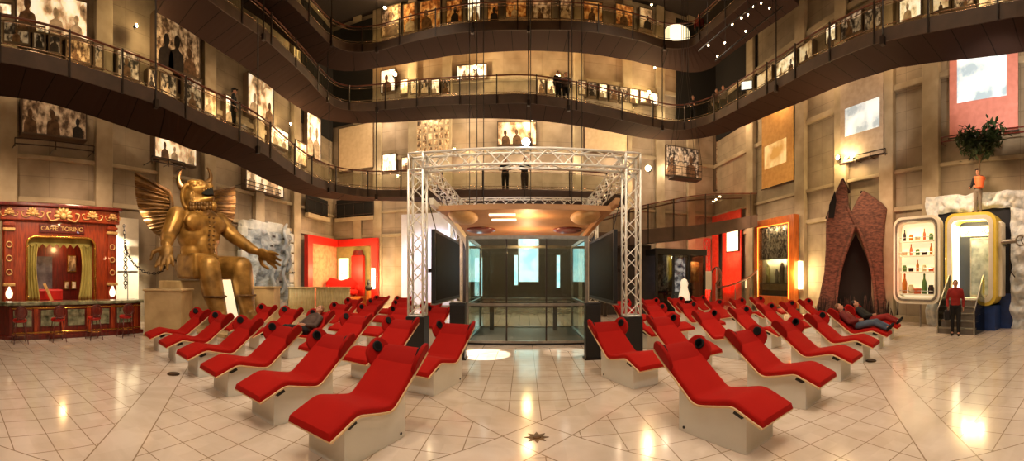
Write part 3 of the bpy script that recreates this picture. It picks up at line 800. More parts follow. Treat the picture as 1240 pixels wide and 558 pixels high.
#@@ STATUE
def build_statue():
    X0, Y0 = -10.72, 8.62
    r = thing('demon_statue', 'giant gilded winged demon statue seated with open mouth against the left wall', 'statue', (X0, Y0, 0), pi / 2)
    q = MB(); E = q.ell
    V = Vector
    # torso
    E((0, .05, 3.9), (1.06, .68, .6), 20, 12); E((0, 0, 3.4), (.94, .64, .75), 20, 12); E((0, 0, 2.8), (.8, .58, .7), 20, 12)
    E((-.46, -.44, 3.82), (.52, .2, .34), 16, 10); E((.46, -.44, 3.82), (.52, .2, .34), 16, 10)
    E((0, -.38, 3.0), (.5, .34, .7), 16, 10); E((0, .05, 2.25), (1.0, .75, .5), 20, 10)
    q.chain([V((0, .02, 4.1)), V((0, -.08, 4.6))], [.5, .46], 16)
    # arms: x is the statue's left, -y is forward
    q.chain([V((1.02, 0, 4.05)), V((1.3, -.55, 3.42)), V((1.42, -1.35, 2.92)), V((1.44, -1.6, 2.82))], [.36, .27, .2, .15], 14)
    q.chain([V((-1.04, 0, 4.05)), V((-1.48, -.1, 3.25)), V((-1.86, -.55, 2.95)), V((-1.93, -.68, 2.92))], [.36, .28, .21, .15], 14)
    def hand(c, fw, side, palm, s=1.0):
        c, fw, side, palm = V(c), V(fw).normalized(), V(side).normalized(), V(palm).normalized()
        mx = Matrix((side, fw, palm)).transposed()
        q.ell(c + fw * .22 * s, (.2 * s, .26 * s, .09 * s), 12, 8, 0, mx)
        for k, ln in enumerate((.34, .42, .4, .3)):
            b = c + fw * .4 * s + side * (k - 1.5) * .11 * s
            dv = (fw + side * (k - 1.5) * .12).normalized()
            q.chain([b, b + dv * ln * .5 * s, b + dv * ln * s + palm * .1 * s], [.058 * s, .052 * s, .042 * s], 8)
        b = c + fw * .12 * s + side * -.18 * s
        q.chain([b, b + (fw * .5 - side * .8).normalized() * .2 * s, b + (fw * .9 - side * .55).normalized() * .4 * s], [.07 * s, .06 * s, .045 * s], 8)
    hand((1.46, -1.65, 2.8), (.35, -.9, -.45), (-.3, -.45, .85), (-.9, -.45, -.1), 1.25)
    hand((-1.94, -.74, 2.9), (-.35, -.35, -.85), (.75, -.6, 0), (-.5, -.75, .45), 1.25)
    # legs (blocky thighs, tapering shins, feet)
    for sx, kx, ky, fx, fy in ((-1, -.62, -1.3, -.6, -1.85), (1, .74, -1.5, .8, -1.8)):
        q.chain([V((sx * .55, -.1, 2.22)), V((kx, ky, 2.18))], [.46, .41], 16)
        q.chain([V((kx, ky, 2.15)), V((kx * .5 + fx * .5, ky * .62 + fy * .38, 1.35)), V((fx, fy, .55))], [.41, .38, .26], 16)
        q.chain([V((fx, fy + .1, .5)), V((fx, fy - .25, .42)), V((fx, fy - .6, .36))], [.27, .25, .17], 12)
    body = q.build('body', M['gold'], r, remesh=.035, smoothmod=4)
    # head turned to the statue's left, jaws wide open (own frame: right, up, towards the aisle)
    inv = (Matrix.Translation((X0, Y0, 0)) @ Matrix.Rotation(pi / 2, 4, 'Z')).inverted()
    aa = az(238); c0 = Pd(238, 238, 13.45); eR = V((cos(aa), -sin(aa), 0)); eT = V((-sin(aa), -cos(aa), 0)); pxm = 13.45 / FPX
    def hd(x, y, t=0.0): return inv @ (c0 + eR * (x - 238) * pxm + V((0, 0, 1)) * (238 - y) * pxm + eT * t)
    hr = (inv.to_3x3() @ Matrix((eR, eT, V((0, 0, 1)))).transposed())
    q = MB()
    q.ell(hd(233, 238, .0), (.46, .44, .5), 18, 12, 0, hr); q.ell(hd(236, 247, .05), (.42, .4, .36), 16, 10, 0, hr)
    q.chain([hd(236, 231, .18), hd(247, 230, .26), hd(254, 229, .28)], [.3, .24, .15], 14)
    q.chain([hd(236, 246, .16), hd(247, 243.5, .26), hd(256, 242, .3)], [.26, .16, .11], 14)
    q.ell(hd(241, 224, .3), (.22, .2, .12), 12, 8, 0, hr); q.ell(hd(233, 224, .3), (.2, .2, .12), 12, 8, 0, hr)
    q.ell(hd(258, 251, .26), (.14, .14, .17), 12, 8, 0, hr); q.ell(hd(254, 225.5, .3), (.1, .12, .08), 10, 6, 0, hr)
    q.chain([hd(238, 258, -.1), hd(236, 245, -.1)], [.52, .42], 14)
    q.build('head', M['gold'], r, remesh=.03, smoothmod=2)
    MB().prism([(244, 237.5), (250, 232.5), (257, 229.5), (258, 238.5), (250, 239.5)], lambda u, v_, w_: hd(u, v_, w_), .1, .49).build('mouth', M['black'], r)
    for (x, y) in ((236, 227), (243, 226.5)):
        MB().ell(hd(x, y, .47), .07, 12, 8).build('eye', M['carv'], r, smooth=True)
    for pth in (((224, 231), (218, 225), (216, 216), (219, 206)), ((249, 224), (254, 219), (255, 211), (251, 203))):
        q = MB(); pts = crv([tuple(hd(x, y, .05)) for x, y in pth], 5)
        q.tube(pts, [.15 - .125 * i / (len(pts) - 1) for i in range(len(pts))], 10); q.build('horn', M['golddark'], r, smooth=True)
    q = MB(); arc = [tuple(hd(227.5 + 6.5 * cos(t_), 240 - 13 * sin(t_), .3 + .05 * sin(t_))) for t_ in [radians(70 + 12 * k) for k in range(18)]]
    q.tube(arc, .085, 8); q.build('ear_curl', M['gold'], r, smooth=True)
    for k in range(5):
        pth = [(230 + k * 2.2, 232 + k * .6), (228.5 + k * 2.6, 240 + k), (230 + k * 3.2, 248), (229 + k * 4.2, 254)]
        MB().tube(crv([tuple(hd(x, y, .4 - .03 * abs(k - 2))) for x, y in pth], 4), .05, 6).build('mane_lock', M['golddark'] if k % 2 else M['gold'], r, smooth=True)
    random.seed(8)
    for k in range(16):
        x = 231 + (k % 8) * 3.3; y = 250 + (k // 8) * 4 + random.uniform(-.8, .8)
        MB().ell(hd(x, y, .42), (.075, .075, .1), 8, 6).build('beard_curl', M['golddark'], r, smooth=True)
    for k in range(4):
        MB().tube([hd(246.5 + k * 3, 232.8 - k * .7, .47), hd(246.8 + k * 3, 235 - k * .7, .47)], [.035, .006], 6).build('tooth', M['carv'], r)
    for i in range(8):
        for x in (-.1, .1): MB().ell((x + .02 * random.uniform(-1, 1), -.735 - .02 * sin(i), 4.0 - i * .16), .045, 8, 6).build('chest_stud', M['golddark'], r, smooth=True)
    q = MB(); q.ring((0, .02, 2.5), .93, .07, sc=(1.0, .8, 1)); q.build('belt', M['golddark'], r, smooth=True)
    # square hip cloth blocks across the lap
    MB().box((-1.18, -1.25, 1.78), (-.12, -.15, 2.66)).build('lap_block', M['gold'], r, bevel=.1)
    for sx, x, y in ((-1, -.61, -1.62), (1, .77, -1.68)):
        q = MB(); q.ring((x, y, 1.2), .37, .035, sc=(1, 1, 1)); q.build('greave_band', M['golddark'], r, smooth=True)
    # wings: ribbed fans of overlapping blades behind the shoulders
    def wl(x, y, o): return inv @ PX(x, y, X0 - .75 - o)
    for inner, outer, lead in (([(203, 232), (206, 239), (207, 246), (207, 253), (206, 260), (204, 268), (202, 277), (201, 284)], [(163, 209), (163, 226), (164.5, 240), (167.5, 252), (172, 263), (178, 273), (185, 281), (194, 287)], True),
                         ([(257, 234), (256, 240), (255, 246), (255, 252), (256, 258), (258, 263)], [(285, 226), (285.5, 236), (285.5, 246), (285, 255), (284, 263), (281, 270)], False)):
        n = len(inner)
        for k in range(n - 1):
            a0, a1, b0, b1 = inner[k], inner[k + 1], outer[k], outer[k + 1]
            rings = []
            for u in (0, .25, .5, .75, .93, 1.0):
                p0 = (a0[0] + (b0[0] - a0[0]) * u, a0[1] + (b0[1] - a0[1]) * u); p1 = (a1[0] + (b1[0] - a1[0]) * u, a1[1] + (b1[1] - a1[1]) * u)
                m_ = ((p0[0] + p1[0]) / 2, (p0[1] + p1[1]) / 2)
                if u == 1.0: p0 = (p0[0] * .7 + m_[0] * .3, p0[1] * .7 + m_[1] * .3); p1 = (p1[0] * .7 + m_[0] * .3, p1[1] * .7 + m_[1] * .3)
                c_ = .1 * sin(pi * min(1, u + .1))
                rings.append([wl(*p0, .02 - c_), wl(*m_, -.05 - c_), wl(*p1, .05 - c_), wl(*m_, .1 - c_)])
            MB().loft(rings).build('wing_feather', M['wing'], r)
        for k in range(n):
            a0, b0 = inner[k], outer[k]; pts = [wl(a0[0] + (b0[0] - a0[0]) * u, a0[1] + (b0[1] - a0[1]) * u, -.04 - .1 * sin(pi * min(1, u + .1))) for u in (0, .25, .5, .75, 1.0)]
            MB().tube(pts, [.045, .04, .034, .028, .02], 6).build('wing_rib', M['golddark'], r, smooth=True)
        q = MB(); path = [(inner[-1][0] + (3 if lead else -3), inner[-1][1] + 2)] + inner[::-1] + [outer[0]]
        q.tube([wl(x, y, -.03) for x, y in path], [.12] * (len(path) - 1) + [.04], 8); q.build('wing_arm', M['golddark'], r, smooth=True)
    # throne the figure sits on
    MB().box((-1.15, -.35, 0), (1.15, 1.05, 1.72)).build('throne', M['stone'], r, bevel=.04)
    MB().box((-.3, -.1, 0), (.3, .0, 1.7), 0, Matrix.Translation((.05, -1.75, .1)) @ Matrix.Rotation(radians(-16), 4, 'X')).build('pale_board', M['legboard'], r, bevel=.02)
    MB().box((-1.2, -2.75, 0), (1.35, -.4, .12)).build('plinth', M['stone'], r, bevel=.02)
    for (x0, x1, ytop, d, label) in ((174, 222, 350, 11.2, 'plain sand-coloured plinth box on the left of the gilded statue'), (292, 333, 347, 14.9, 'low sand-coloured plinth box on the right of the gilded statue')):
        a = az((x0 + x1) / 2); c = Vector((d * sin(a), d * cos(a), 0)); hw = (x1 - x0) / 2 * d / FPX; h = CH + (HZ - ytop) * d / FPX
        b = thing('plinth_box', label, 'plinth', c, -a * .6, 'plinth boxes by the statue')
        MB().box((-hw, -.1, 0), (hw, 1.0, h - .06)).build('body', M['stone'], b, bevel=.015)
        MB().box((-hw - .04, -.14, h - .06), (hw + .04, 1.04, h)).build('top_slab', M['stone'], b, bevel=.015)
        MB().box((-hw - .03, -.13, 0), (hw + .03, 1.03, .1)).build('skirting', M['stone'], b, bevel=.01)

#@@ CAFE
def build_cafe():
    XF, YC = -11.75, 3.65                      # front plane and middle of the facade
    r = thing('cafe_facade', 'carved red-brown wooden cafe front with gold lettering and curtained window', 'shopfront', (XF, YC, 0), pi / 2)
    # local: x along the wall (world +y), -y to the hall, z up
    hw, H = 2.02, 4.15; ox0, ox1, oz0, oz1 = -1.22, 1.2, 1.0, 3.18
    f = MB()
    f.box((-hw, 0, 0), (ox0, .25, H - .45)).box((ox1, 0, 0), (hw, .25, H - .45)).box((ox0, 0, 0), (ox1, .25, oz0)).box((ox0, 0, oz1), (ox1, .25, H - .45))
    for sx, x in ((1, ox0), (-1, ox1)):       # rounded upper corners of the opening
        arc = [(x, oz1)] + [(x + sx * .28 * (1 - cos(a)), oz1 - .28 * (1 - sin(a))) for a in [pi / 2 * k / 6 for k in range(7)]]
        f.prism([(x, oz1), (x, oz1 - .28)] + [(x + sx * .28 * (1 - cos(pi / 2 * k / 6)), oz1 - .28 + .28 * sin(pi / 2 * k / 6)) for k in range(1, 7)], lambda u, v, w: (u, w, v), .001, .249)
    f.build('front_panel', M['mahog'], r)
    MB().box((-hw - .08, -.14, H - .45), (hw + .08, .3, H)).build('frieze', M['mahog'], r, bevel=.03)
    MB().box((-hw - .16, -.24, H), (hw + .16, .32, H + .12)).build('cornice', M['mahogd'], r, bevel=.03)
    for sx in (-1, 1):
        for xx in (1.82,):
            p = MB().box((sx * xx - .16, -.1, .0), (sx * xx + .16, 0, H - .5)); p.build('pilaster', M['mahog'], r, bevel=.02)
            for z in (3.5, 3.34, 1.55): MB().box((sx * xx - .2, -.16, z), (sx * xx + .2, -.02, z + .1)).build('capital', M['mahog'] if z > 3.4 else M['carv'], r, bevel=.02)
            q = MB(); q.ell((sx * xx, -.12, 1.3), (.12, .06, .16), 12, 8); q.ell((sx * xx, -.14, 1.45), (.05, .05, .09), 8, 6); q.build('sconce', M['frost'], r, smooth=True)
            for k in range(3): MB().ring((sx * xx, -.12, 2.0 + k * .45), .09, .02, 'y', 16, 6).build('carved_roundel', M['carv'], r, smooth=True)
    def ornament(x, z, s):
        q = MB()
        for k in range(7):
            a = pi * k / 6; q.ell((x + cos(a) * .16 * s, -.16, z + sin(a) * .16 * s), (.05 * s, .04, .09 * s), 8, 6, 0, Matrix.Rotation(-(a - pi / 2), 3, 'Y'))
        q.ell((x, -.17, z), (.08 * s, .05, .08 * s), 10, 6)
        for sx in (-1, 1):
            q.tube(crv([(x + sx * .1 * s, -.16, z - .06 * s), (x + sx * .32 * s, -.16, z - .12 * s), (x + sx * .42 * s, -.16, z + .04 * s), (x + sx * .32 * s, -.16, z + .08 * s)], 4), .022 * s, 6)
        q.build('carved_ornament', M['carv'], r, smooth=True)
    ornament(0, H - .28, 1.35); ornament(-1.05, H - .24, .9); ornament(1.05, H - .24, .9); ornament(-1.82, H - .24, .7); ornament(1.82, H - .24, .7)
    MB().box((-.8, -.06, 3.32), (.8, 0, 3.6)).build('name_board', M['mahogd'], r, bevel=.01)
    text('sign_lettering', "CAFFE' TORINO", .21, Matrix.Translation((0, -.075, 3.455)) @ Matrix.Rotation(pi / 2, 4, 'X'), M['carv'], r, .008)
    # moulding round the opening
    q = MB(); t = .07
    pts = [(ox0, oz0), (ox0, oz1 - .28)] + [(ox0 + .28 * (1 - cos(pi / 2 * k / 6)), oz1 - .28 + .28 * sin(pi / 2 * k / 6)) for k in range(1, 7)] + [(ox1 - .28 * (1 - cos(pi / 2 * k / 6)), oz1 - .28 + .28 * sin(pi / 2 * k / 6)) for k in range(6, 0, -1)] + [(ox1, oz1 - .28), (ox1, oz0)]
    q.tube([(x, -.02, z) for x, z in pts], .045, 8); q.build('moulding', M['brass'], r, smooth=True)
    # curtains
    for sx, xa in ((1, ox0 + .03), (-1, ox1 - .03)):
        q = MB()
        def cf(u, v, sx=sx, xa=xa):
            z = oz0 + .05 + (oz1 - oz0 - .12) * v
            wd = .50 - .16 * sin(pi * (1 - v) ** .8) * .9
            x = xa + sx * wd * u
            return (x, .22 + .035 * sin(u * 26) , z)
        q.grid(cf, 40, 14); q.build('curtain', M['curtain'], r, smooth=True, solid=.01)
    q = MB()
    n = 9
    for k in range(n):
        xa = ox0 + .1 + (ox1 - ox0 - .2) * k / n; xb = ox0 + .1 + (ox1 - ox0 - .2) * (k + 1) / n
        q.prism([(xa, oz1 - .02), (xa, oz1 - .2), ((xa + xb) / 2, oz1 - .34), (xb, oz1 - .2), (xb, oz1 - .02)], lambda u, v, w: (u, w, v), .17, .185)
    q.build('valance', M['curtain'], r)
    # room behind the window
    q = MB(); q.box((ox0 - .2, 1.15, .6), (ox1 + .2, 1.2, 3.4)); q.build('inner_wall', M['mahogd'], r)
    MB().box((-.72, 1.05, 1.35), (-.05, 1.14, 2.6)).build('mirror', M['mirror'], r)
    for i, (x, z, w_, h) in enumerate(((.72, 2.35, .34, .62), (.52, 1.55, .2, .3), (.8, 1.55, .2, .3))):
        p = MB().box((x - w_ / 2, 1.08, z - h / 2), (x + w_ / 2, 1.14, z + h / 2)); p.build('wall_picture', M['brass'], r)
        MB().box((x - w_ / 2 + .03, 1.07, z - h / 2 + .03), (x + w_ / 2 - .03, 1.08, z + h / 2 - .03)).build('picture_print', M['sep%d' % i], r)
    MB().box((ox0, .3, .95), (ox1, 1.1, 1.02)).build('window_table', M['mahogd'], r)
    MB().box((-1.2, .5, 1.02), (.2, 1.1, 1.42)).build('bench_back', M['redlac'], r, bevel=.05)
    # leaning board in the window
    q = MB(); q.box((-.22, -.02, 0), (-.12, .02, .75), 0, Matrix.Translation((-.1, .2, 1.02)) @ Matrix.Rotation(radians(-25), 4, 'Y')); q.build('easel_bar', M['carv'], r)
    light('POINT', (XF - .55, YC + .2, 2.9), 30, (255, 200, 130), .1)
    # ------- bar counter
    XB, ya, yb = -10.46, 1.35, 6.0
    c = thing('bar_counter', 'long dark red bar counter with green marble panels and marble top', 'bar counter', (XB, (ya + yb) / 2, 0), pi / 2)
    L = (yb - ya) / 2; dp = .62
    def foot(e, x0=0): return [(-L + .28 - e, -e), (L + e, -e), (L + e, dp + e), (-L - e, dp + e), (-L - e, .3 - e * .4)]
    MB().prism(foot(-.03), lambda u, v, w: (u, v, w), 0, 1.0).build('body', M['mahogd'], c, bevel=.015)
    MB().prism(foot(.05), lambda u, v, w: (u, v, w), 1.0, 1.1).build('marble_top', M['marble'], c, bevel=.02)
    MB().prism(foot(.03), lambda u, v, w: (u, v, w), 0, .12).build('kick_board', M['mahogd'], c, bevel=.01)
    n = 5
    for k in range(n):
        x0 = -L + .42 + (2 * L - .5) * k / n; x1 = x0 + (2 * L - .5) / n - .28
        MB().box((x0, .0, .38), (x1, .04, .86)).build('marble_panel', M['marble'], c, bevel=.008)
        MB().box((x1 + .06, -.01, .14), (x1 + .2, .05, .98)).build('panel_pilaster', M['mahog'], c, bevel=.012)
    for z, nm in ((.22, 'foot_rail'), (.93, 'hand_rail')):
        q = MB(); q.tube([(-L + .35, -.13, z), (L - .15, -.13, z)], .022, 8)
        for k in range(5):
            x = -L + .5 + (2 * L - .8) * k / 4; q.tube([(x, .03, z), (x, -.13, z)], .014, 6)
        q.build(nm, M['brass'], c, smooth=True)
    # stools
    xs = [px for px in (24, 70, 114, 152)]
    proto = None
    labs = ['round-backed dark red bar stool at the curved left end of the bar', 'round-backed dark red bar stool second along the bar from its left end', 'round-backed dark red bar stool before the middle right of the bar', 'round-backed dark red bar stool at the right end of the bar']
    for i, px in enumerate(xs):
        p = PX(px, 400, XB + .5); p.z = 0
        if proto is None:
            s = proto = thing('bar_stool', labs[i], 'bar stool', p, pi / 2, 'bar stools at the cafe counter')
            MB().lathe([(.001, .58), (.17, .58), (.2, .61), (.2, .65), (.17, .68), (.001, .685)], n=24).build('seat', M['redlac'], s, smooth=True, sharp=50)
            for sx in (-1, 1):
                for sy in (-1, 1):
                    MB().tube([(sx * .12, sy * .12, .6), (sx * .2, sy * .2, 0)], [.016, .013], 8).build('leg', M['mahogd'], s, smooth=True)
            MB().ring((0, 0, .25), .22, .01).build('foot_ring', M['brass'], s, smooth=True)
            q = MB(); q.ring((0, -.2, .86), .17, .02, 'y', 24, 8); q.ell((0, -.2, .86), (.15, .02, .15), 20, 8); q.build('backrest', M['mahogd'], s, smooth=True)
            for sx in (-1, 1): MB().tube([(sx * .09, -.16, .64), (sx * .1, -.2, .73)], .012, 6).build('back_bracket', M['mahogd'], s)
        else:
            s = copytree(proto); s.location = p; s['label'] = labs[i]
    # ------- white poster panel and chain
    p0, p1 = PX(141, 300, -12.8), PX(168, 300, -12.8)
    z0, z1 = .3, PX(155, 264, -12.8).z
    w = thing('white_poster_board', 'white lit wall panel behind the hanging chain, right of the cafe front', 'poster board', (-12.86, (p0.y + p1.y) / 2, 0), pi / 2)
    h = (p1.y - p0.y) / 2
    MB().box((-h, -.05, z0), (h, 0, z1)).build('board', M['white'], w, bevel=.01)
    MB().box((-h + .05, -.08, 2.05), (h - .05, -.05, 2.1)).build('shelf_line', M['steel'], w)
    MB().box((-h, -.2, 0), (h, 0, .3)).build('plinth', M['mahogd'], w, bevel=.01)
    MB().box((-.02, -.06, .4), (.02, -.05, 2.0)).build('seam', M['clothgrey'], w)
    light('SPOT', (-10.6, 6.6, 4.6), 1500, (255, 238, 205), .08, (-12.8, 6.4, 2.3), 50, .7)
    q = MB(); path = crv([tuple(Pd(*t)) for t in ((150, 272, 13.2), (151, 288, 13.0), (152, 300, 13.0), (156, 310, 12.9), (164, 321, 12.8), (175, 329, 12.7), (188, 331, 12.6), (198, 326, 12.4), (203, 312, 12.3))], 4)
    L_ = 0; last = None; k = 0
    for i in range(len(path) - 1):
        a, b = Vector(path[i]), Vector(path[i + 1]); t = (b - a).normalized()
        rot = t.to_track_quat('X', 'Z').to_matrix() @ Matrix.Rotation(pi / 2 * (k % 2), 3, 'X')
        q.ring((a + b) / 2, .05, .016, 'z', 12, 6, 0, (max(1.2, (b - a).length / .085), .8, 1), rot); k += 1
    a = Pd(152, 300, 13.0)
    for j in range(11):
        z = a.z - .14 * j
        q.ring((a.x, a.y, z), .07, .02, 'x' if j % 2 else 'y', 12, 6, 0, (1, 1, 1), None)
    o = q.build('iron_chain', M['raildark'], None, smooth=True)
    tag(o, 'heavy iron chain looping from the white panel to the statue wrist', 'chain')
    # ------- crumpled grey relief
    y0, y1 = PX(291, 300, -12.7).y, PX(352, 300, -12.7).y
    zt = PX(320, 268, -12.7).z
    q = thing('plaster_relief', 'crumpled grey plaster relief on the left wall behind the statue hand', 'relief', (-12.85, (y0 + y1) / 2, 0), pi / 2)
    hw = (y1 - y0) / 2
    g = MB()
    def rf(u, v):
        x = -hw + 2 * hw * u; z = .1 + (zt - .4) * v
        n_ = mnoise.fractal(Vector((x * .9, z * .9, 3.1)), .9, 2.1, 5)
        rdg = abs(mnoise.noise(Vector((x * .8 + 7, z * .5, 1.7))))
        ed = min(u, 1 - u, v, 1 - v) * 8; ed = min(1, ed)
        return (x, -(.18 + .34 * n_ * ed + .55 * (1 - rdg) ** 3 * ed * .8), z)
    g.grid(rf, 70, 80); g.build('crumpled_surface', M['relief'], q)
    MB().box((-hw, -.06, 0), (hw, 0, zt - .2)).build('backing', M['reliefl'], q)
    g = MB()
    random.seed(3)
    for k in range(6):
        x = -hw + .35 + k * (2 * hw - .4) / 6; g.box((x - .3, -.3, zt - .55), (x + .42, -.02, zt + random.uniform(-.18, .12)))
    for k in range(7):
        z = .4 + k * .58
        g.box((-hw - .1, -.34, z), (-hw + random.uniform(.25, .45), -.02, z + .5)); g.box((hw - random.uniform(.3, .5), -.34, z), (hw + .08, -.02, z + .5))
    g.build('edge_blocks', M['reliefl'], q, bevel=.05)
    g = MB()
    for k in range(5):
        x = random.uniform(-hw * .6, hw * .6); z = random.uniform(.8, zt - 1.2)
        g.tube(crv([(x, -.75, z), (x + .25, -.82, z + .5), (x + .1, -.78, z + 1.0), (x + .45, -.7, z + 1.5)], 4), [.07, .1, .1, .1, .11, .1, .1, .1, .1, .1, .1, .08, .05], 8)
    g.build('twisted_branch', M['relief'], q, smooth=True)
    for k in range(7):
        x = random.uniform(-hw * .8, hw * .8); z = random.uniform(.5, zt - .6); MB().cbox((x, -.74, z), (.2, .06, .1)).build('dark_fitting', M['raildark'], q)

#@@ ALCOVE
def build_alcove():
    # red-framed set folded into the far left corner
    a, bq = PX(369, 290, -12.7), PY(459, 290, YB - .5)
    XL, YQ = -12.75, YB - .45
    H = 4.5
    r = thing('red_alcove', 'red portal set folded into the far left corner with lit salmon interior', 'stage set', (XL, YQ, 0))
    ya = a.y - YQ; xb = bq.x - XL
    t = .55
    q = MB(); q.box((0, ya, 0), (.3, ya + t, H)).box((.005, ya + t, H - .5), (.295, -.005, H - .004)); q.build('left_frame', M['redlac'], r, bevel=.02)
    q = MB(); q.box((xb - t * .9, -.3, 0), (xb, 0, H)).box((0.3, -.295, H - .5), (xb - t * .9, -.005, H - .004)); q.build('right_frame', M['redlac'], r, bevel=.02)
    MB().box((.0, ya + t, 0), (.06, 0, H - .5)).build('left_backing', M['pink'], r)
    MB().box((0.06, -.06, 0), (xb - t, 0, H - .5)).build('right_backing', M['green'], r)
    x0 = PY(426, 330, YQ - .4).x - XL; x1 = PY(440, 330, YQ - .4).x - XL
    MB().box((x0, -.5, 0), (x1, -.1, 3.35)).build('red_column', M['redlac'], r, bevel=.03)
    q = MB(); q.tube([((x0 + x1) / 2, -.3, 3.35), ((x0 + x1) / 2, -.3, 3.7)], [.42, .3], 16); q.build('column_head', M['mahogd'], r)
    xd0, xd1 = PY(410, 330, YQ - .1).x - XL, PY(422, 330, YQ - .1).x - XL
    MB().box((xd0, -.1, .9), (xd1, -.07, 3.2)).build('lit_panel', M['frost'], r)
    MB().box((xd0 - .15, -.12, .75), (xd1 + .1, -.06, .9)).build('panel_sill', M['walnut'], r)
    MB().box((.32, -2.7, 0), (2.45, -.08, .62)).build('podium', M['walnut'], r, bevel=.02)
    # sofa inside
    s = thing('red_sofa', 'curvy red velvet sofa inside the red corner set', 'sofa', (-11.4, 20.9, .62), radians(40))
    MB().box((-.95, -.4, .12), (.95, .35, .45)).build('seat', M['redfab'], s, bevel=.1)
    q = MB(); poly = [(-1.0, .4), (-1.05, .9), (-.7, 1.25), (0, 1.05), (.7, 1.25), (1.05, .9), (1.0, .4)]
    q.prism(poly, lambda u, v, w: (u, w, v), .3, .5); q.build('backrest', M['redfab'], s, bevel=.08)
    for sx in (-1, 1):
        MB().ell((sx * 1.0, -.02, .5), (.16, .42, .26), 14, 8).build('armrest', M['redfab'], s, smooth=True)
        for sy in (-.3, .28): MB().tube([(sx * .85, sy, .12), (sx * .85, sy, 0)], .03, 8).build('leg', M['mahogd'], s)
    s2 = thing('dark_figure_bust', 'small dark bust on a stand inside the red corner set', 'sculpture', (-9.75, 21.4, 0))
    MB().tube([(0, 0, 0), (0, 0, 1.0)], .16, 12).build('stand', M['walnut'], s2)
    q = MB(); q.ell((0, 0, 1.55), (.12, .14, .17)); q.ell((0, 0, 1.2), (.26, .16, .2)); q.tube([(0, 0, 1.25), (0, 0, 1.5)], .07, 8); q.build('bust', M['clothblack'], s2, remesh=.03, smoothmod=2)
    # ivory fluted fence in front
    for (xa, xb_, d0, d1, lab) in ((350, 381, 18.6, 19.2, 'ivory fluted screen wall left of the red corner set'), (383, 424, 19.2, 19.0, 'ivory fluted low wall in front of the red corner set')):
        A, B = Pd(xa, 340, d0), Pd(xb_, 340, d1); A.z = B.z = 0
        L = (B - A).length; ang = atan2(B.y - A.y, B.x - A.x)
        f = thing('fluted_fence', lab, 'low wall', A, ang, 'ivory fluted low walls')
        q = MB(); n = int(L / .14)
        for k in range(n): q.tube([((k + .5) * L / n, 0, 0), ((k + .5) * L / n, 0, 1.3)], .062, 8)
        q.build('flutes', M['fence'], f, smooth=True)
        MB().box((0, -.03, 0), (L, .1, 1.3)).build('core', M['fence'], f)
        MB().box((-.03, -.1, 1.3), (L + .03, .14, 1.36)).build('cap_rail', M['fence'], f, bevel=.01)
    # wall light on the pier right of the set
    lamp_on(Pd(452, 337, 23.6), 'tall glowing wall lamp on the pier right of the red corner set', 1.3, 300)
    lamp_on(Pd(415, 327, 23.7), 'bright bare lamp inside the red corner set', .35, 200)
    light('POINT', (-10.8, 20.2, 3.6), 130, (255, 190, 120), .2)
    light('SPOT', (-6.5, 18.6, 4.6), 550, (255, 190, 120), .2, (-11.5, 22.0, 2.5), 60)
    # dark gallery openings above with railings
    for i, (xa, xb_, yt, yb_) in enumerate(((371, 397, 241, 261), (408, 453, 243, 261))):
        if i == 0: p, q2 = PX(xa, yt, -12.9), PX(xb_, yb_, -12.9); lo, hi = (-12.98, p.y, q2.z - .2), (-12.9, q2.y, q2.z + 1.0)
        else: p, q2 = PY(xa, yt, YB - .25), PY(xb_, yb_, YB - .25); lo, hi = (p.x, YB - .32, q2.z), (q2.x, YB - .25, p.z)
        g = thing('gallery_opening', 'dark gallery opening with railing above the %s' % ('left half of the red corner set' if i == 0 else 'right half of the red corner set'), 'gallery', ((lo[0] + hi[0]) / 2, (lo[1] + hi[1]) / 2, lo[2]), 0, 'gallery openings in the far left corner')
        c = Vector(((lo[0] + hi[0]) / 2, (lo[1] + hi[1]) / 2, lo[2]))
        MB().box(Vector(lo) - c, Vector(hi) - c).build('opening', M['black'], g)
        q = MB(); hh = hi[2] - lo[2]
        if i == 0:
            ys = [lo[1] - c.y + (hi[1] - lo[1]) * k / 3 for k in range(4)]
            for z in (hh * .1, hh * .75): q.tube([(.15, ys[0], z), (.15, ys[-1], z)], .025, 6)
            for y in ys: q.tube([(.15, y, 0), (.15, y, hh * .75)], .02, 6)
        else:
            xs = [lo[0] - c.x + (hi[0] - lo[0]) * k / 4 for k in range(5)]
            for z in (hh * .1, hh * .75): q.tube([(xs[0], -.15, z), (xs[-1], -.15, z)], .025, 6)
            for x in xs: q.tube([(x, -.15, 0), (x, -.15, hh * .75)], .02, 6)
        q.build('railing', M['raildark'], g)
        MB().box(Vector((lo[0] - (.0 if i == 0 else .1), lo[1] - .05, lo[2] - .25)) - c, Vector((hi[0] + .2 * (i == 0), hi[1] + .02, lo[2])) - c).build('ledge', M['plaster'], g)

def lamp_on(p, label, h, energy, c=(255, 214, 150), off=None):
    """a glowing tube lamp with its bracket; p is the middle of the tube"""
    s = thing('wall_lamp', label, 'lamp', (p.x, p.y, p.z - h / 2))
    MB().tube([(0, 0, 0), (0, 0, h)], .11, 12).build('glowing_tube', M['glow'], s, smooth=True, sharp=50)
    MB().tube([(0, 0, -.06), (0, 0, .0)], .13, 12).build('lower_cap', M['steel'], s); MB().tube([(0, 0, h), (0, 0, h + .05)], .13, 12).build('upper_cap', M['steel'], s)
    n = Vector((0, 11, 0)) - Vector((p.x, p.y, 0)); n.normalize()
    light('POINT', (p.x + n.x * .5, p.y + n.y * .5, p.z), energy, c, .2)

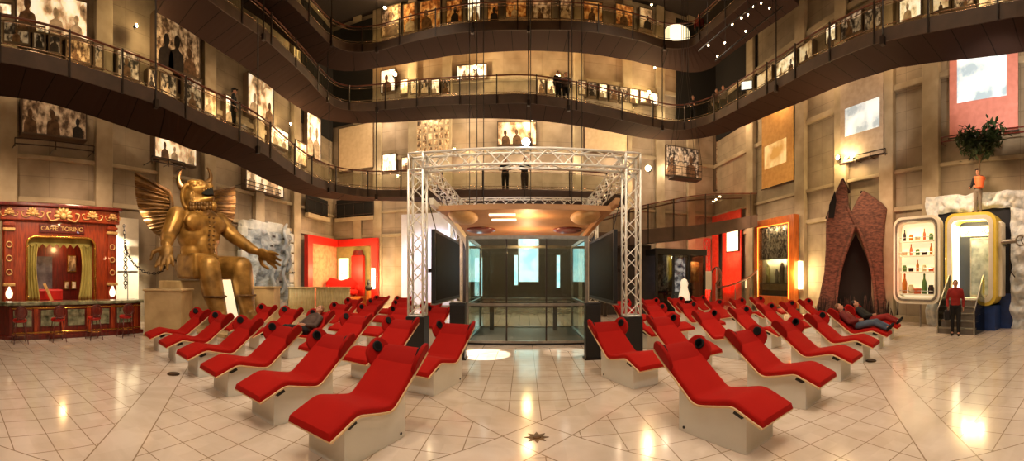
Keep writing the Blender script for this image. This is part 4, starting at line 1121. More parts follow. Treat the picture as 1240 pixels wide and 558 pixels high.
#@@ BACKSTAGE
def build_backstage():
    # white standing panel behind the left tower
    a, b = PY(486, 258, 21.9), PY(553, 358, 21.9)
    w = thing('white_partition', 'tall white lit partition behind the left truss tower', 'partition', ((a.x + b.x) / 2, 21.9, 0))
    h = (b.x - a.x) / 2; H = PY(520, 258, 21.9).z
    MB().box((-h, 0, 0.15), (h, .1, H)).build('panel', M['coolwhite'], w, bevel=.01)
    MB().box((-h, -.02, .0), (h, .14, .15)).build('foot', M['steel'], w)
    MB().box((h - .5, -.02, .5), (h - .15, 0, H - .5)).build('blue_strip', M['proj1'], w)
    light('SPOT', (-4.0, 18.0, 5.0), 1100, (235, 232, 255), .15, (-5.6, 21.9, 2.8), 60)
    # entry ramp in front of the right part of the end wall
    r = thing('entry_ramp', 'dark entry ramp with glazed railing descending from the right wall towards the lift', 'ramp', (0, 16, 0))
    Yp = 16.0
    cols = [(724, 298, 264), (748, 297, 258), (772, 295, 250.6), (807, 291, 243), (854, 286, 235.5), (917, 273.5, 234)]
    pts = crv([(PY(x, 300, Yp).x, PY(x, yb, Yp).z, PY(x, yt, Yp).z) for x, yb, yt in cols], 5)
    rings = [[(x, 0, zb + .0), (x, 0, zb + .55), (x, 1.6, zb + .55), (x, 1.6, zb + .0)] for x, zb, zt in pts]
    MB().loft(rings).build('deck', M['darkpanel'], r)
    MB().loft([[(x, -.04, zb - .03), (x, -.04, zb + .62), (x, 0, zb + .62), (x, 0, zb - .03)] for x, zb, zt in pts]).build('fascia', M['fascia'], r)
    MB().tube([(x, .05, zt) for x, zb, zt in pts], .035, 6).build('handrail', M['railwood'], r, smooth=True)
    MB().tube([(x, 1.5, zt) for x, zb, zt in pts], .035, 6).build('handrail', M['railwood'], r, smooth=True)
    g = MB(); vs = []; fs = []
    for x, zb, zt in pts: vs += [(x, .05, zb + .6), (x, .05, zt - .04)]
    for i in range(len(pts) - 1): fs.append((2 * i, 2 * i + 2, 2 * i + 3, 2 * i + 1))
    g.add(vs, fs); g.build('glass_infill', M['gdark'], r)
    for i in range(0, len(pts), 4):
        x, zb, zt = pts[i]; MB().box((x - .025, -.06, zb - .05), (x + .025, -.01, zt + .02)).build('railing_post', M['raildark'], r)
    MB().box((3.0, 1.62, 0), (6.4, 1.72, 3.5)).build('side_wall', M['darkpanel'], r)
    for i in (3, 22):
        x, zb, zt = pts[i]; MB().tube([(x, .8, 0), (x, .8, zb + .05)], .1, 12).build('support_column', M['darkpanel'], r, smooth=True)
    # dark glazed kiosk under the entry ramp
    k0, k1 = PY(795, 330, 16.3), PY(853, 330, 16.3)
    k = thing('glazed_kiosk', 'black framed glazed kiosk with lit pictures under the entry ramp', 'kiosk', ((k0.x + k1.x) / 2, 16.3, 0))
    hw = (k1.x - k0.x) / 2; H = 2.95
    MB().box((-hw - .1, -.1, H), (hw + .1, 1.5, H + .3)).build('roof', M['blackpl'], k, bevel=.02)
    MB().box((-hw, 0, 0), (hw, 1.4, .1)).build('floor_plate', M['blackpl'], k)
    for i in range(4):
        x = -hw + 2 * hw * i / 3
        MB().box((x - .06, -.04, .1), (x + .06, .06, H)).build('mullion', M['blackpl'], k)
        if i < 3: MB().box((x + .06, -.006, .1), (x + 2 * hw / 3 - .06, .006, H)).build('glass_pane', M['gdark'], k)
    MB().box((-hw, 1.36, .1), (hw, 1.4, H)).build('back_wall', M['darkpanel'], k)
    MB().box((-hw / 3 + .1, .22, 1.15), (hw / 3 - .1, .27, H - .15)).build('lit_picture', M['kiosk'], k)
    MB().box((hw / 3 + .15, .3, 1.6), (hw - .15, .35, H - .3)).build('side_picture', M['wrm1'], k)
    MB().box((-hw + .15, .3, 1.2), (-hw / 3 - .1, .35, H - .3)).build('side_picture', M['bw1'], k)
    q = thing('white_dress_form', 'small glowing white dress form before the glazed kiosk', 'mannequin', ((k0.x + k1.x) / 2 - .05, 15.85, 0))
    MB().lathe([(.001, .75), (.3, .76), (.26, 1.0), (.16, 1.4), (.2, 1.55), (.12, 1.75), (.001, 1.8)], n=18).build('dress', M['legboard'], q, smooth=True)
    MB().lathe([(.2, 0), (.2, .03), (.03, .05), (.03, .75)], n=12).build('stand', M['steel'], q)
    light('POINT', ((k0.x + k1.x) / 2 + .9, 16.42, 2.6), 25, (255, 220, 180), .1)
    # red-lit wall with white framed screen
    XR = W - .35; y0, y1 = PX(897, 300, XR).y, 22.7
    w = thing('red_wall_board', 'glowing red plaster board on the right wall behind the curved glass stair', 'wall board', (XR, (y0 + y1) / 2, 0), -pi / 2)
    h = (y1 - y0) / 2
    MB().box((-h, 0, 0), (h, .12, 6.2)).build('board', M['redlac2'], w, bevel=.01)
    MB().box((-h, -.05, 0), (h, .12, .2)).build('skirting', M['redlac'], w)
    c, d = PX(880, 279, XR - .1), PX(894, 304, XR - .1); ym = (c.y + d.y) / 2
    s = thing('projection_screen', 'white framed projection screen on the glowing red board', 'screen', (XR - .1, ym, PX(887, 304, XR).z), -pi / 2)
    ww, hh = (c.y - d.y) / 2, PX(887, 279, XR).z - PX(887, 304, XR).z
    MB().box((-ww, 0, 0), (ww, .08, hh)).build('screen_face', M['frost'], s)
    q = MB(); q.box((-ww - .06, -.03, -.06), (-ww, .08, hh + .06)).box((ww, -.03, -.06), (ww + .06, .08, hh + .06)).box((-ww, -.03, hh), (ww, .08, hh + .06)).box((-ww, -.03, -.06), (ww, .08, 0)); q.build('frame', M['darkpanel'], s)
    light('SPOT', (10.6, 19.6, .5), 1300, (255, 84, 50), .2, (XR, (y0 + y1) / 2, 3.0), 85)
    light('SPOT', (10.2, 19.0, 4.2), 700, (255, 220, 180), .1, (XR, ym, 3.6), 45)
    p = PY(856, 335, 20.2); q = MB(); lattice(q, (0, 0, 0), (0, 0, 4.3), .3, .03, .016, .34)
    l = thing('red_ladder_truss', 'slim red lattice mast left of the glowing red panel', 'truss', (p.x, 20.2, 0)); q.build('lattice', M['redlac'], l)
    MB().box((-.25, -.25, 0), (.25, .25, .05)).build('foot_plate', M['raildark'], l)
    p = Pd(858, 340, 17.6)
    b_ = thing('info_sign', 'small white notice panel on a post by the glazed kiosk', 'sign', (p.x, p.y, 0))
    MB().tube([(0, 0, 0), (0, 0, 1.3)], .025, 8).build('post', M['steel'], b_); MB().lathe([(.2, 0), (.2, .03), (.03, .04)], n=16).build('foot', M['steel'], b_)
    MB().box((-.16, -.03, 1.25), (.16, 0, 2.15)).build('panel', M['white'], b_, bevel=.01)
    # curved glass stair parapets
    for (tabp, lab) in (([(860, 333, 18.8), (866, 324, 19.4), (871, 326, 18.4), (873, 335, 17.4), (867, 344, 16.9)], 'small curved glass parapet left of the red stair'), ([(868, 348, 16.4), (885, 345, 16.6), (900, 339, 17.2), (912, 332, 18.0), (917, 327, 19.0)], 'long curved glass parapet with wooden rail before the red panel')):
        s = thing('curved_parapet', lab, 'parapet', (0, 0, 0), 0, 'curved glass stair parapets')
        pt = crv([tuple(Pd(*t)) for t in tabp], 6)
        MB().tube(pt, .045, 8).build('handrail', M['railwood'], s, smooth=True)
        g = MB(); vs = []; fs = []
        for x, y, z in pt: vs += [(x, y, .02), (x, y, z - .03)]
        for i in range(len(pt) - 1): fs.append((2 * i, 2 * i + 2, 2 * i + 3, 2 * i + 1))
        g.add(vs, fs); g.build('glass', M['gclear'], s)
        for i in (0, 8, 16, len(pt) - 1):
            x, y, z = pt[i]; MB().tube([(x, y, 0), (x, y, z)], .022, 6).build('post', M['steel'], s)
    # suspended cradle
    pts = [Pd(811, 214, 18.6), Pd(848, 218, 18.6)]
    c = (pts[0] + pts[1]) / 2
    s = thing('suspended_cradle', 'dark maintenance cradle hanging on cables above the entry ramp', 'cradle', c)
    hw = (pts[1] - pts[0]).length / 2
    MB().box((-hw, -.35, -.08), (hw, .35, 0)).build('platform', M['darkpanel'], s)
    q = MB()
    for z in (.35, .7): q.tube([(-hw, -.35, z), (hw, -.35, z), (hw, .35, z), (-hw, .35, z), (-hw, -.35, z)], .015, 6)
    for x in (-hw, 0, hw):
        for y in (-.35, .35): q.tube([(x, y, 0), (x, y, .7)], .015, 6)
    q.build('guard_rail', M['raildark'], s)
    for i, (sx, sy) in enumerate(((-1, -1), (1, -1), (1, 1), (-1, 1))):
        MB().tube([(sx * hw, sy * .35, .7), (sx * .15, sy * .1, 5.2), (sx * .1, sy * .08, HT - c.z)], .013, 5).build('cable', M['rod'], s)

#@@ RIGHT SIDE
def build_right():
    # ---- wooden vitrine
    X = 12.72
    y1, y0 = PX(917, 300, X).y, PX(966, 300, X).y
    z1 = PX(941, 264, X).z; z0 = .25
    v = thing('wooden_vitrine', 'tall orange-brown wooden showcase with lit white shelves on the right wall', 'showcase', (X, (y0 + y1) / 2, 0), -pi / 2)
    hw = (y1 - y0) / 2          # local x = -world y ; local -y -> world -x
    t = .42
    q = MB(); q.box((-hw, -.25, z0), (-hw + t, .1, z1)).box((hw - t, -.25, z0), (hw, .1, z1)).box((-hw + t, -.25, z1 - t), (hw - t, .1, z1)).box((-hw + t, -.25, z0), (hw - t, .1, z0 + .6))
    q.build('frame', M['walnut'], v, bevel=.03)
    MB().box((-hw - .06, -.32, 0), (hw + .06, .1, z0)).build('plinth', M['darkpanel'], v, bevel=.02)
    MB().box((-hw + t, .06, z0 + .6), (hw - t, .1, z1 - t)).build('back_panel', M['shelfw'], v)
    MB().box((-hw + t, .03, 2.9), (hw - t, .06, z1 - t)).build('picture_strip', M['bw2'], v)
    MB().box((-hw + t, .03, z0 + .6), (hw - t, .06, 1.15)).build('dark_strip', M['darkpanel'], v)
    for z in (1.5, 2.85): MB().box((-hw + t, -.18, z), (hw - t, .06, z + .05)).build('shelf', M['steel'], v)
    for x in (-hw + t - .02, hw - t - .01):
        MB().box((x, -.29, z0 + .5), (x + .035, -.25, z1 - t + .02)).build('neon_strip', M['neon'], v)
    MB().box((-hw + t, -.29, z1 - t - .01), (hw - t, -.25, z1 - t + .02)).build('neon_strip', M['neon'], v)
    MB().box((-hw + t, -.22, z0 + .6), (hw - t, -.21, z1 - t)).build('glass_front', M['gclear'], v)
    for i, (x, h, s_, m) in enumerate(((-.65, 1.05, .12, 'green'), (.1, .8, .1, 'clothgrey'), (.55, 1.15, .13, 'clothbrown'))):
        f = thing('statuette', ['slim olive statuette on the middle shelf of the showcase, nearest the stair', 'small grey statuette in the middle of the showcase shelf', 'tall brown statuette on the showcase shelf, nearest the wall lamp'][i], 'statuette', (X - .05, (y0 + y1) / 2 - x, 1.55))
        q = MB(); q.ell((0, 0, h - s_), s_ * .7, 10, 8); q.ell((0, 0, h * .66), (s_, s_ * .8, h * .22), 12, 8)
        q.tube([(0, 0, h * .55), (0, 0, 0.03)], [s_ * .7, s_ * 1.0], 10); q.tube([(0, 0, h * .8), (0, 0, h - s_)], s_ * .35, 8)
        for sx in (-1, 1): q.chain([Vector((sx * s_ * .9, 0, h * .76)), Vector((sx * s_ * 1.15, .02, h * .55)), Vector((sx * s_ * .9, -.05, h * .42))], [s_ * .3, s_ * .26, s_ * .2], 8)
        q.build('figure', M[m], f, remesh=.02, smoothmod=2)
        MB().lathe([(s_ * 1.3, 0), (s_ * 1.3, .03)], n=14).build('foot', M['raildark'], f)
    for yy in (-.6, 0, .6): light('POINT', (X - .12, (y0 + y1) / 2 + yy, z1 - t - .15), 14, (255, 232, 200), .05); light('POINT', (X - .14, (y0 + y1) / 2 + yy, 2.72), 22, (255, 236, 205), .05)
    lamp_on(PX(969, 333, 12.75), 'tall glowing wall lamp between the wooden showcase and the bark tower', 1.4, 260)
    # ---- bark tower with pointed arch
    d = 14.9; A = az(1032); c = Vector((d * sin(A), d * cos(A), 0)); c.x += .35
    b = thing('bark_tower', 'red-brown twin-horned tower with a pointed arch, in front of the right wall', 'set piece', c, -A)
    # local: x right in the picture, y away from the hall
    s = d / FPX
    def q2(x, y): return ((x - 1032) * s, CH + (HZ - y) * s)
    outl = [(976, 388), (984, 360), (990, 330), (992, 300), (992, 266), (1000, 240), (1012, 212), (1019, 222), (1021, 246), (1020, 262), (1026, 250), (1034, 234), (1040, 227), (1052, 235), (1064, 243), (1070, 250), (1067, 268), (1064, 300), (1066, 340), (1070, 388),
            (1055, 388), (1054, 352), (1050, 325), (1043, 300), (1030, 272), (1020, 296), (1011, 324), (1006, 352), (1003, 388)]
    m = MB(); m.prism([q2(*p) for p in outl], lambda u, v_, w: (u * (1 - .05 * w), w, v_), .1, 1.25)
    m.build('skin', M['bark'], b, remesh=.045, smoothmod=8)
    m = MB(); ed = crv([q2(*p) for p in ((1003, 388), (1006, 352), (1011, 324), (1020, 296), (1030, 271), (1043, 300), (1050, 325), (1054, 352), (1056, 388))], 4)
    m.tube([(u, .1, z) for u, z in ed], .085, 8); m.build('arch_rib', M['bark'], b, smooth=True)
    m = MB(); ed = crv([q2(*p) for p in ((1030, 271), (1024, 258), (1018, 246))], 4); m.tube([(u, .12, z) for u, z in ed], [.09] * 5 + [.07] * 4, 8); m.build('ridge', M['bark'], b, smooth=True)
    # hollow in the tall horn, slanted edges
    q = MB(); pts = [q2(*p) for p in ((996, 262), (997, 246), (1004, 228), (1006, 240), (1003, 262))]
    q.prism(pts, lambda u, v_, w: (u, w, v_), .05, .25); q.build('hollow', M['black'], b)
    q = MB()
    for (p0, p1) in (((993, 262), (1013, 212)), ((1013, 212), (1022, 228)), ((1036, 228), (1078, 250)), ((1078, 250), (1076, 300))):
        a0, a1 = q2(*p0), q2(*p1); q.tube([(a0[0], .3, a0[1]), (a1[0], .55, a1[1])], .06, 8)
    q.build('roof_beam', M['barkd'], b)
    q = MB(); pts = [q2(*p) for p in ((1058, 245), (1078, 252), (1077, 300), (1074, 386), (1062, 386), (1064, 300), (1059, 290))]
    q.prism(pts, lambda u, v_, w: (u, w, v_), .35, .9); q.build('side_slab', M['bark'], b, bevel=.04)
    q = MB(); a0, a1 = q2(1066, 264), q2(1071, 290); q.box((a0[0], .3, a1[1]), (a1[0], .36, a0[1])); q.build('slit_window', M['frost'], b)
    q = MB(); pts = [q2(*p) for p in ((1004, 388), (1008, 340), (1016, 308), (1030, 278), (1044, 308), (1053, 340), (1058, 388))]
    q.prism(pts, lambda u, v_, w: (u, w, v_), 1.0, 1.1); q.build('dark_backing', M['black'], b)
    q = MB(); random.seed(5)
    for k in range(130):
        x = random.uniform(-1.75, 1.75); yy = random.uniform(.0, .45); hgt = random.uniform(.4, 1.1)
        q.tube([(x, yy, 0), (x + random.uniform(-.15, .15), yy - .05, hgt)], [.04, .012], 5)
    q.build('twig_fringe', M['barkd'], b)
    light('SPOT', (c.x - 2.3, c.y - 2.6, .5), 420, (255, 140, 110), .15, (c.x + .1, c.y + .2, 3.2), 80)
    light('POINT', (c.x + .15, c.y + .1, 1.0), 14, (255, 200, 150), .1)
    # ---- giant refrigerator
    XF = 11.95; ya, yb = 3.38, 5.28; zf0, zf1 = .86, 4.1
    f = thing('giant_refrigerator', 'giant yellow-rimmed open refrigerator with brightly lit white doorway, steps before it', 'refrigerator', (XF, (ya + yb) / 2, 0), -pi / 2)
    hw = (yb - ya) / 2; cz = (zf0 + zf1) / 2; hz = (zf1 - zf0) / 2
    def rr(hx, hz_, rad, n=6):
        o = []
        for cx, cy, a0 in ((hx - rad, hz_ - rad, 0), (-hx + rad, hz_ - rad, pi / 2), (-hx + rad, -hz_ + rad, pi), (hx - rad, -hz_ + rad, 3 * pi / 2)):
            for k in range(n + 1): o.append((cx + rad * cos(a0 + pi / 2 * k / n), cy + rad * sin(a0 + pi / 2 * k / n)))
        return o
    out, inn = rr(hw, hz, .36), rr(hw - .2, hz - .2, .24)
    def shell(o0, i0, ya_, yb_, name, m_, par, cz_=cz, bev=.03):
        q = MB(); n = len(o0)
        rings = [[(x, ya_, cz_ + z) for x, z in o0], [(x, yb_, cz_ + z) for x, z in o0], [(x, yb_, cz_ + z) for x, z in i0], [(x, ya_, cz_ + z) for x, z in i0]]
        rings.append(rings[0]); q.loft(rings, False); return q.build(name, m_, par, bevel=bev)
    shell(out, inn, 0, .95, 'yellow_case', M['yellow'], f)
    shell(rr(hw - .1, hz - .1, .32), rr(hw - .26, hz - .26, .22), -.03, .12, 'gasket', M['white'], f, bev=.01)
    MB().prism([(x, z) for x, z in rr(hw - .19, hz - .19, .24)], lambda u, v_, w: (u, w, cz + v_), .88, .95).build('inner_back', M['frostw'], f)
    q = MB(); q.box((-hw + .2, .02, zf0 + .2), (-hw + .22, .88, zf1 - .3)); q.build('inner_liner', M['frostw'], f)
    # inner door with dark pane and swirl lettering band
    MB().box((-.28, .80, 1.1), (.7, .87, 3.3)).build('inner_door', M['steel'], f, bevel=.01)
    MB().box((-.22, .785, 1.2), (.64, .80, 3.2)).build('dark_pane', M['pane'], f)
    MB().box((-.66, .8, 3.36), (.66, .86, 3.74)).build('header_band', M['white'], f, bevel=.02)
    q = MB()
    for k in range(4):
        x = -.45 + k * .28; q.ring((x, .79, 3.54), .09, .014, 'y', 16, 6, 0, (1, 1, 1)); q.tube(crv([(x + .08, .79, 3.47), (x + .16, .79, 3.6), (x + .2, .79, 3.47)], 4), .013, 5)
    q.build('swirl_motif', M['clothgrey'], f, smooth=True)
    MB().box((-hw + .2, .1, zf0 + .2), (hw - .2, .88, zf0 + .24)).build('floor_liner', M['shelfw'], f)
    MB().box((-hw + .05, .05, 0), (hw - .05, 1.0, zf0)).build('blue_plinth', M['blue'], f)
    for k in (-.5, .0, .5):
        light('POINT', (XF + .32, (ya + yb) / 2 + k * .6, zf1 - .5), 40, (255, 232, 180), .1)
    # yellow side fin (hinge box) to the right
    q = MB().box((hw - .02, .25, zf0 + .3), (hw + .14, .8, zf1 - .3)); q.build('side_fin', M['white'], f, bevel=.05)
    # door swung open flat beside it
    yd0, yd1 = 5.42, 7.38; dh = (yd1 - yd0) / 2
    dr = bpy.data.objects.new('door', None); COL.objects.link(dr); dr.parent = f
    cx = -((yd0 + yd1) / 2 - (ya + yb) / 2)
    o2, i2 = rr(dh, hz, .36), rr(dh - .24, hz - .24, .2)
    def shift(o): return [(x + cx, z) for x, z in o]
    shell(shift(o2), shift(i2), -.12, .2, 'door_rim', M['white'], dr)
    MB().prism(shift(rr(dh - .22, hz - .22, .2)), lambda u, v_, w: (u, w, cz + v_), .14, .2).build('door_liner', M['frostd'], dr)
    shell(shift(rr(dh - .1, hz - .1, .3)), shift(rr(dh - .17, hz - .17, .26)), -.15, -.11, 'door_gasket', M['clothgrey'], dr, bev=.005)
    zs = [zf0 + .32, zf0 + 1.15, zf0 + 1.75, zf0 + 2.3]
    for z in zs:
        MB().box((cx - dh + .28, -.1, z), (cx + dh - .28, .14, z + .05)).build('door_shelf', M['white'], dr, bevel=.008)
        MB().tube([(cx - dh + .28, -.11, z + .16), (cx + dh - .28, -.11, z + .16)], .012, 6).build('shelf_rail', M['steel'], dr)
    MB().tube([(cx + .1, .05, 0), (cx + .1, .05, zf0)], .03, 8).build('door_prop', M['steel'], dr)
    # things standing on the door shelves
    random.seed(11)
    kinds = [('tall_bottle', 'bottle', [(.001, 0), (.07, 0), (.075, .3), (.03, .42), (.03, .55), (.001, .56)]), ('round_jar', 'jar', [(.001, 0), (.1, 0), (.11, .2), (.08, .26), (.085, .3), (.001, .31)]), ('food_tub', 'tub', [(.001, 0), (.12, 0), (.14, .18), (.001, .19)])]
    shn = ['bottom', 'lower middle', 'upper middle', 'top']
    colr = [('amber', 'amber'), ('greenb', 'green'), ('ivory', 'ivory'), ('dkb', 'dark brown'), ('terra', 'orange')]
    for zi, z in enumerate(zs):
        for k in range(5):
            nm, ct, pr = kinds[(k + zi) % 3]; mk, cn = colr[(k * 2 + zi) % 5]
            sc_ = 1.35 if (zi in (0,) and ct == 'bottle') else (.78 if zi else 1.1)
            x = cx - dh + .42 + k * (2 * dh - .84) / 4
            it = MB().lathe([(r_ * sc_, h_ * sc_) for r_, h_ in pr], n=14).build(nm, M[mk], None, smooth=True, sharp=50)
            it.location = (XF + .02, (ya + yb) / 2 - x, z + .05)
            tag(it, '%s %s %s from the hinge on the %s shelf of the refrigerator door' % (cn, ct, ORD[4 - k], shn[zi]), ct, 'groceries on the refrigerator door')
    light('SPOT', (XF - 1.6, 6.9, 4.6), 260, (255, 235, 190), .1, (XF, 6.4, 2.5), 60)
    # steps
    st = thing('steps', 'metal steps with sloping side panels leading up into the giant refrigerator', 'steps', (XF - .06, 4.42, 0), -pi / 2)
    n = 5; ht = zf0 + .2; L = 1.0; w2 = .62
    for k in range(n):
        z = ht * (k + 1) / n; y = -L + L * k / n
        MB().box((-w2, y, z - .05), (w2, y + L / n + .03, z)).build('tread', M['steel'], st, bevel=.006)
        MB().box((-w2, y + .01, z - ht / n), (w2, y + .02, z - .05)).build('riser', M['clothgrey'], st)
    for sx in (-1, 1):
        q = MB(); poly = [(-L - .05, 0), (0, 0), (0, ht + .85), (-.1, ht + .85), (-L - .05, .75)]
        q.prism(poly, lambda u, v_, w: (w, u, v_), sx * w2, sx * (w2 + .03)); q.build('side_panel', M['gclear2'], st)
        q = MB(); q.tube([(sx * (w2 + .015), -L - .05, 0), (sx * (w2 + .015), -L - .05, .75), (sx * (w2 + .015), -.1, ht + .85), (sx * (w2 + .015), 0, ht + .85)], .025, 8); q.build('handrail', M['steel'], st, smooth=True)
    # ---- foam-rock arch on the wall and dark navy recess
    yl, yr = 6.35, 1.0; XR = 12.86
    k = thing('foam_rock_arch', 'white foam-rock surround framing the giant refrigerator on the right wall', 'rock surround', (XR, 4.0, 0), -pi / 2)
    def rockstrip(x0, x1, z0, z1, nx, nz, name):
        q = MB()
        def fn(u, v_):
            x = x0 + (x1 - x0) * u; z = z0 + (z1 - z0) * v_
            n_ = mnoise.fractal(Vector((x * 2.3, z * 2.3, .7)), .8, 2.2, 5)
            e = min(1, min(u, 1 - u, v_, 1 - v_) * 5)
            return (x + .12 * mnoise.noise(Vector((z * 2, x, 4))) * (1 - e), -.08 - (.22 + .28 * n_) * (.35 + .65 * e), z + .1 * mnoise.noise(Vector((x * 2, z, 9))) * (1 - e))
        q.grid(fn, nx, nz); q.build(name, M['foam'], k, smooth=True)
    zt = 4.95
    rockstrip(-2.4, 3.0, 4.3, zt, 90, 14, 'lintel_rock'); rockstrip(-2.4, -1.95, 0, 4.45, 12, 60, 'left_rock'); rockstrip(.96, 3.0, 0, 4.45, 34, 70, 'right_rock')
    MB().box((-2.3, -.06, 0), (1.75, -.02, 4.5)).build('recess', M['navy'], k)
    MB().box((.45, -.12, 0), (.98, -.06, 1.25)).build('blue_panel', M['blue'], k)
    MB().box((-2.4, -.02, 0), (3.0, .06, zt)).build('backing', M['clothgrey'], k)
    # ---- chrome arm with ring
    p = PX(1207, 293, 12.0)
    a = thing('chrome_arm', 'polished metal arm ending in a ring, right of the refrigerator', 'apparatus', (12.05, 3.15, p.z))
    a.location = (12.05, 3.1, p.z)
    MB().tube([(0.0, .1, 0), (-.12, -.42, 0.02)], .075, 14).build('barrel', M['steel'], a, smooth=True, sharp=40)
    q = MB(); q.ring((-.16, -.6, .03), .17, .035, 'x', 22, 8); q.build('ring', M['steel'], a, smooth=True)
    q = MB()
    for g in range(3): q.tube([(-.16, -.6, .03), (-.16, -.6 + .17 * cos(g * 2.1), .03 + .17 * sin(g * 2.1))], .018, 6)
    q.build('spokes', M['raildark'], a)
    MB().tube([(0, .1, 0), (.6, .1, -.05)], .05, 10).build('wall_mount', M['steel'], a, smooth=True)
    MB().tube([(-.05, -.2, 0), (.1, -.15, -.95), (.25, -.3, -1.2)], .02, 6).build('hose', M['raildark'], a)
    # ---- mannequin with potted tree on top of the refrigerator
    mp = Vector((XF + .45, 4.18, zf1))
    person('shop_mannequin', 'dark-suited figure with a cap on top of the refrigerator, holding a potted tree', 'mannequin', mp, -pi / 2 - .2, dict(elbowL=(.24, -.06, 1.12), handL=(.12, -.3, 1.02), elbowR=(-.26, -.06, 1.12), handR=(-.22, -.26, 1.0)), 'clothblack', 'clothgrey', 'clothblack', 'hair', hat='clothblack', sc=.93)
    tp = mp + Vector((-.34, -.17, .86))
    t_ = thing('potted_tree', 'small leafy tree in an orange pot held by the figure on the refrigerator', 'potted tree', tp)
    MB().lathe([(.001, 0), (.13, 0), (.19, .3), (.21, .3), (.21, .36), (.16, .36), (.15, .33), (.001, .33)], n=20).build('pot', M['terra'], t_, smooth=True, sharp=40)
    q = MB()
    q.tube(crv([(0, 0, .3), (.03, .02, .7), (-.02, -.02, 1.1), (.02, .03, 1.5)], 4), [.035] * 6 + [.025] * 7, 8)
    tips = []
    random.seed(21)
    for g in range(9):
        an = g * 2.4; e = Vector((cos(an) * .24 - .02, sin(an) * .52, 1.36 + .16 * (g % 4)))
        q.tube([(0, 0, .8 + .04 * g), (e * .5 + Vector((0, 0, .55)))[:], e], [.018, .013, .008], 5); tips.append(e)
    q.build('stem', M['bark2'], t_, smooth=True)
    q = MB()
    for g in range(1100):
        e = random.choice(tips); v_ = Vector((random.gauss(0, .13), random.gauss(0, .17), random.gauss(0, .17))) + e + Vector((0, 0, .02))
        rot = Matrix.Rotation(random.uniform(0, 6.28), 3, 'Z') @ Matrix.Rotation(random.uniform(-1.2, 1.2), 3, 'X')
        l = random.uniform(.09, .15)
        q.add([v_ + rot @ Vector(w_) for w_ in ((0, -l, 0), (l * .45, 0, .01), (0, l, 0), (-l * .45, 0, .01))], [(0, 1, 2, 3)])
    q.build('foliage', M['leaf'], t_)
    light('SPOT', (9.5, 2.5, 5.0), 260, (255, 215, 160), .1, (12.2, 4.1, 5.2), 45)
    # ---- banners with projected pictures
    def banner(x0, x1, yt, yb_, inset, mb, mp_, name, label):
        XW = 12.88; p, q_ = PX(x0, (yt + yb_) / 2, XW), PX(x1, (yt + yb_) / 2, XW); xm = (x0 + x1) / 2
        z1_, z0_ = PX(xm, yt, XW).z, PX(xm, yb_, XW).z
        s_ = thing('banner', label, 'banner', (XW, (p.y + q_.y) / 2, z0_), -pi / 2, 'hanging banners on the right wall')
        h_ = abs(p.y - q_.y) / 2; H_ = z1_ - z0_
        MB().box((-h_, -.03, 0), (h_, 0, H_)).build('cloth', M[mb], s_)
        MB().tube([(-h_ - .05, -.02, H_), (h_ + .05, -.02, H_)], .03, 8).build('top_rod', M['rod'], s_); MB().tube([(-h_ - .05, -.02, 0), (h_ + .05, -.02, 0)], .025, 8).build('bottom_rod', M['rod'], s_)
        a0, a1, b0, b1 = inset
        MB().box((-h_ + 2 * h_ * a0, -.045, H_ * b0), (-h_ + 2 * h_ * a1, -.03, H_ * b1)).build('projected_picture', M[mp_], s_)
    banner(1150, 1233, 62, 162, (.12, .84, .42, .98), 'pinkban', 'proj1', 'a', 'pink banner with a pale blue projected picture on the right wall')
    banner(1018, 1070, 84, 192, (.12, .92, .3, .62), 'greyban', 'proj3', 'b', 'grey banner with a tilted pale projected picture on the right wall')
    banner(923, 961, 128, 224, (.1, .8, .25, .55), 'amberban', 'proj2', 'c', 'amber banner glowing on the right wall near the far corner')
    for (x0, x1, y, m_, lab) in ((1140, 1245, 160, 'mahogd', 'dark red rail across the foot of the pink banner'), (1036, 1072, 184, 'raildark', 'dark rail below the grey banner')):
        p, q_ = PX(x0, y, 12.75), PX(x1, y, 12.75); zz = (p.z + q_.z) / 2
        s_ = thing('wall_rail', lab, 'rail', (12.75, (p.y + q_.y) / 2, zz - .3)); h_ = abs(p.y - q_.y) / 2
        for z in (.12, .3): MB().tube([(0, -h_, z), (0, h_, z)], .022, 6).build('bar', M[m_], s_)
        for y_ in (-h_, 0, h_): MB().tube([(0, y_, 0), (0, y_, .3)], .02, 6).build('post', M[m_], s_); MB().tube([(0, y_, .1), (.44, y_, .1)], .015, 6).build('bracket', M[m_], s_)
    # spotlights on the ledge
    for i, px in enumerate((1015, 1025, 1032)):
        fixture(PX(px, 191, 12.7), 'small bright spotlight on the ledge under the grey banner, %s of three' % ('left' if i == 0 else 'middle' if i == 1 else 'right'), (1.2 if i == 0 else .7), 60 if i == 0 else 25, 'ledge spotlights under the grey banner')

def fixture(p, label, s=1.0, energy=80, group=None, out=None, c=(255, 214, 150), tgt=None):
    """small spotlight: can, lens, bracket; shines along out"""
    n = out or (Vector((0, 11, p.z)) - p); n = Vector(n); n.normalize()
    f = thing('spotlight', label, 'spotlight', p, 0, group)
    MB().tube([n * -.16 * s, n * .02 * s], [.06 * s, .09 * s], 12).build('can', M['blackpl'], f, smooth=True, sharp=40)
    MB().tube([n * .021 * s, n * .03 * s], .08 * s, 12).build('lens', M['glows'], f)
    MB().tube([n * -.1 * s, n * -.1 * s + Vector((0, 0, -.16 * s))], .015, 6).build('bracket', M['blackpl'], f)
    if energy: light('POINT', p + n * .12, energy * 2.2, c, .05)
    return f

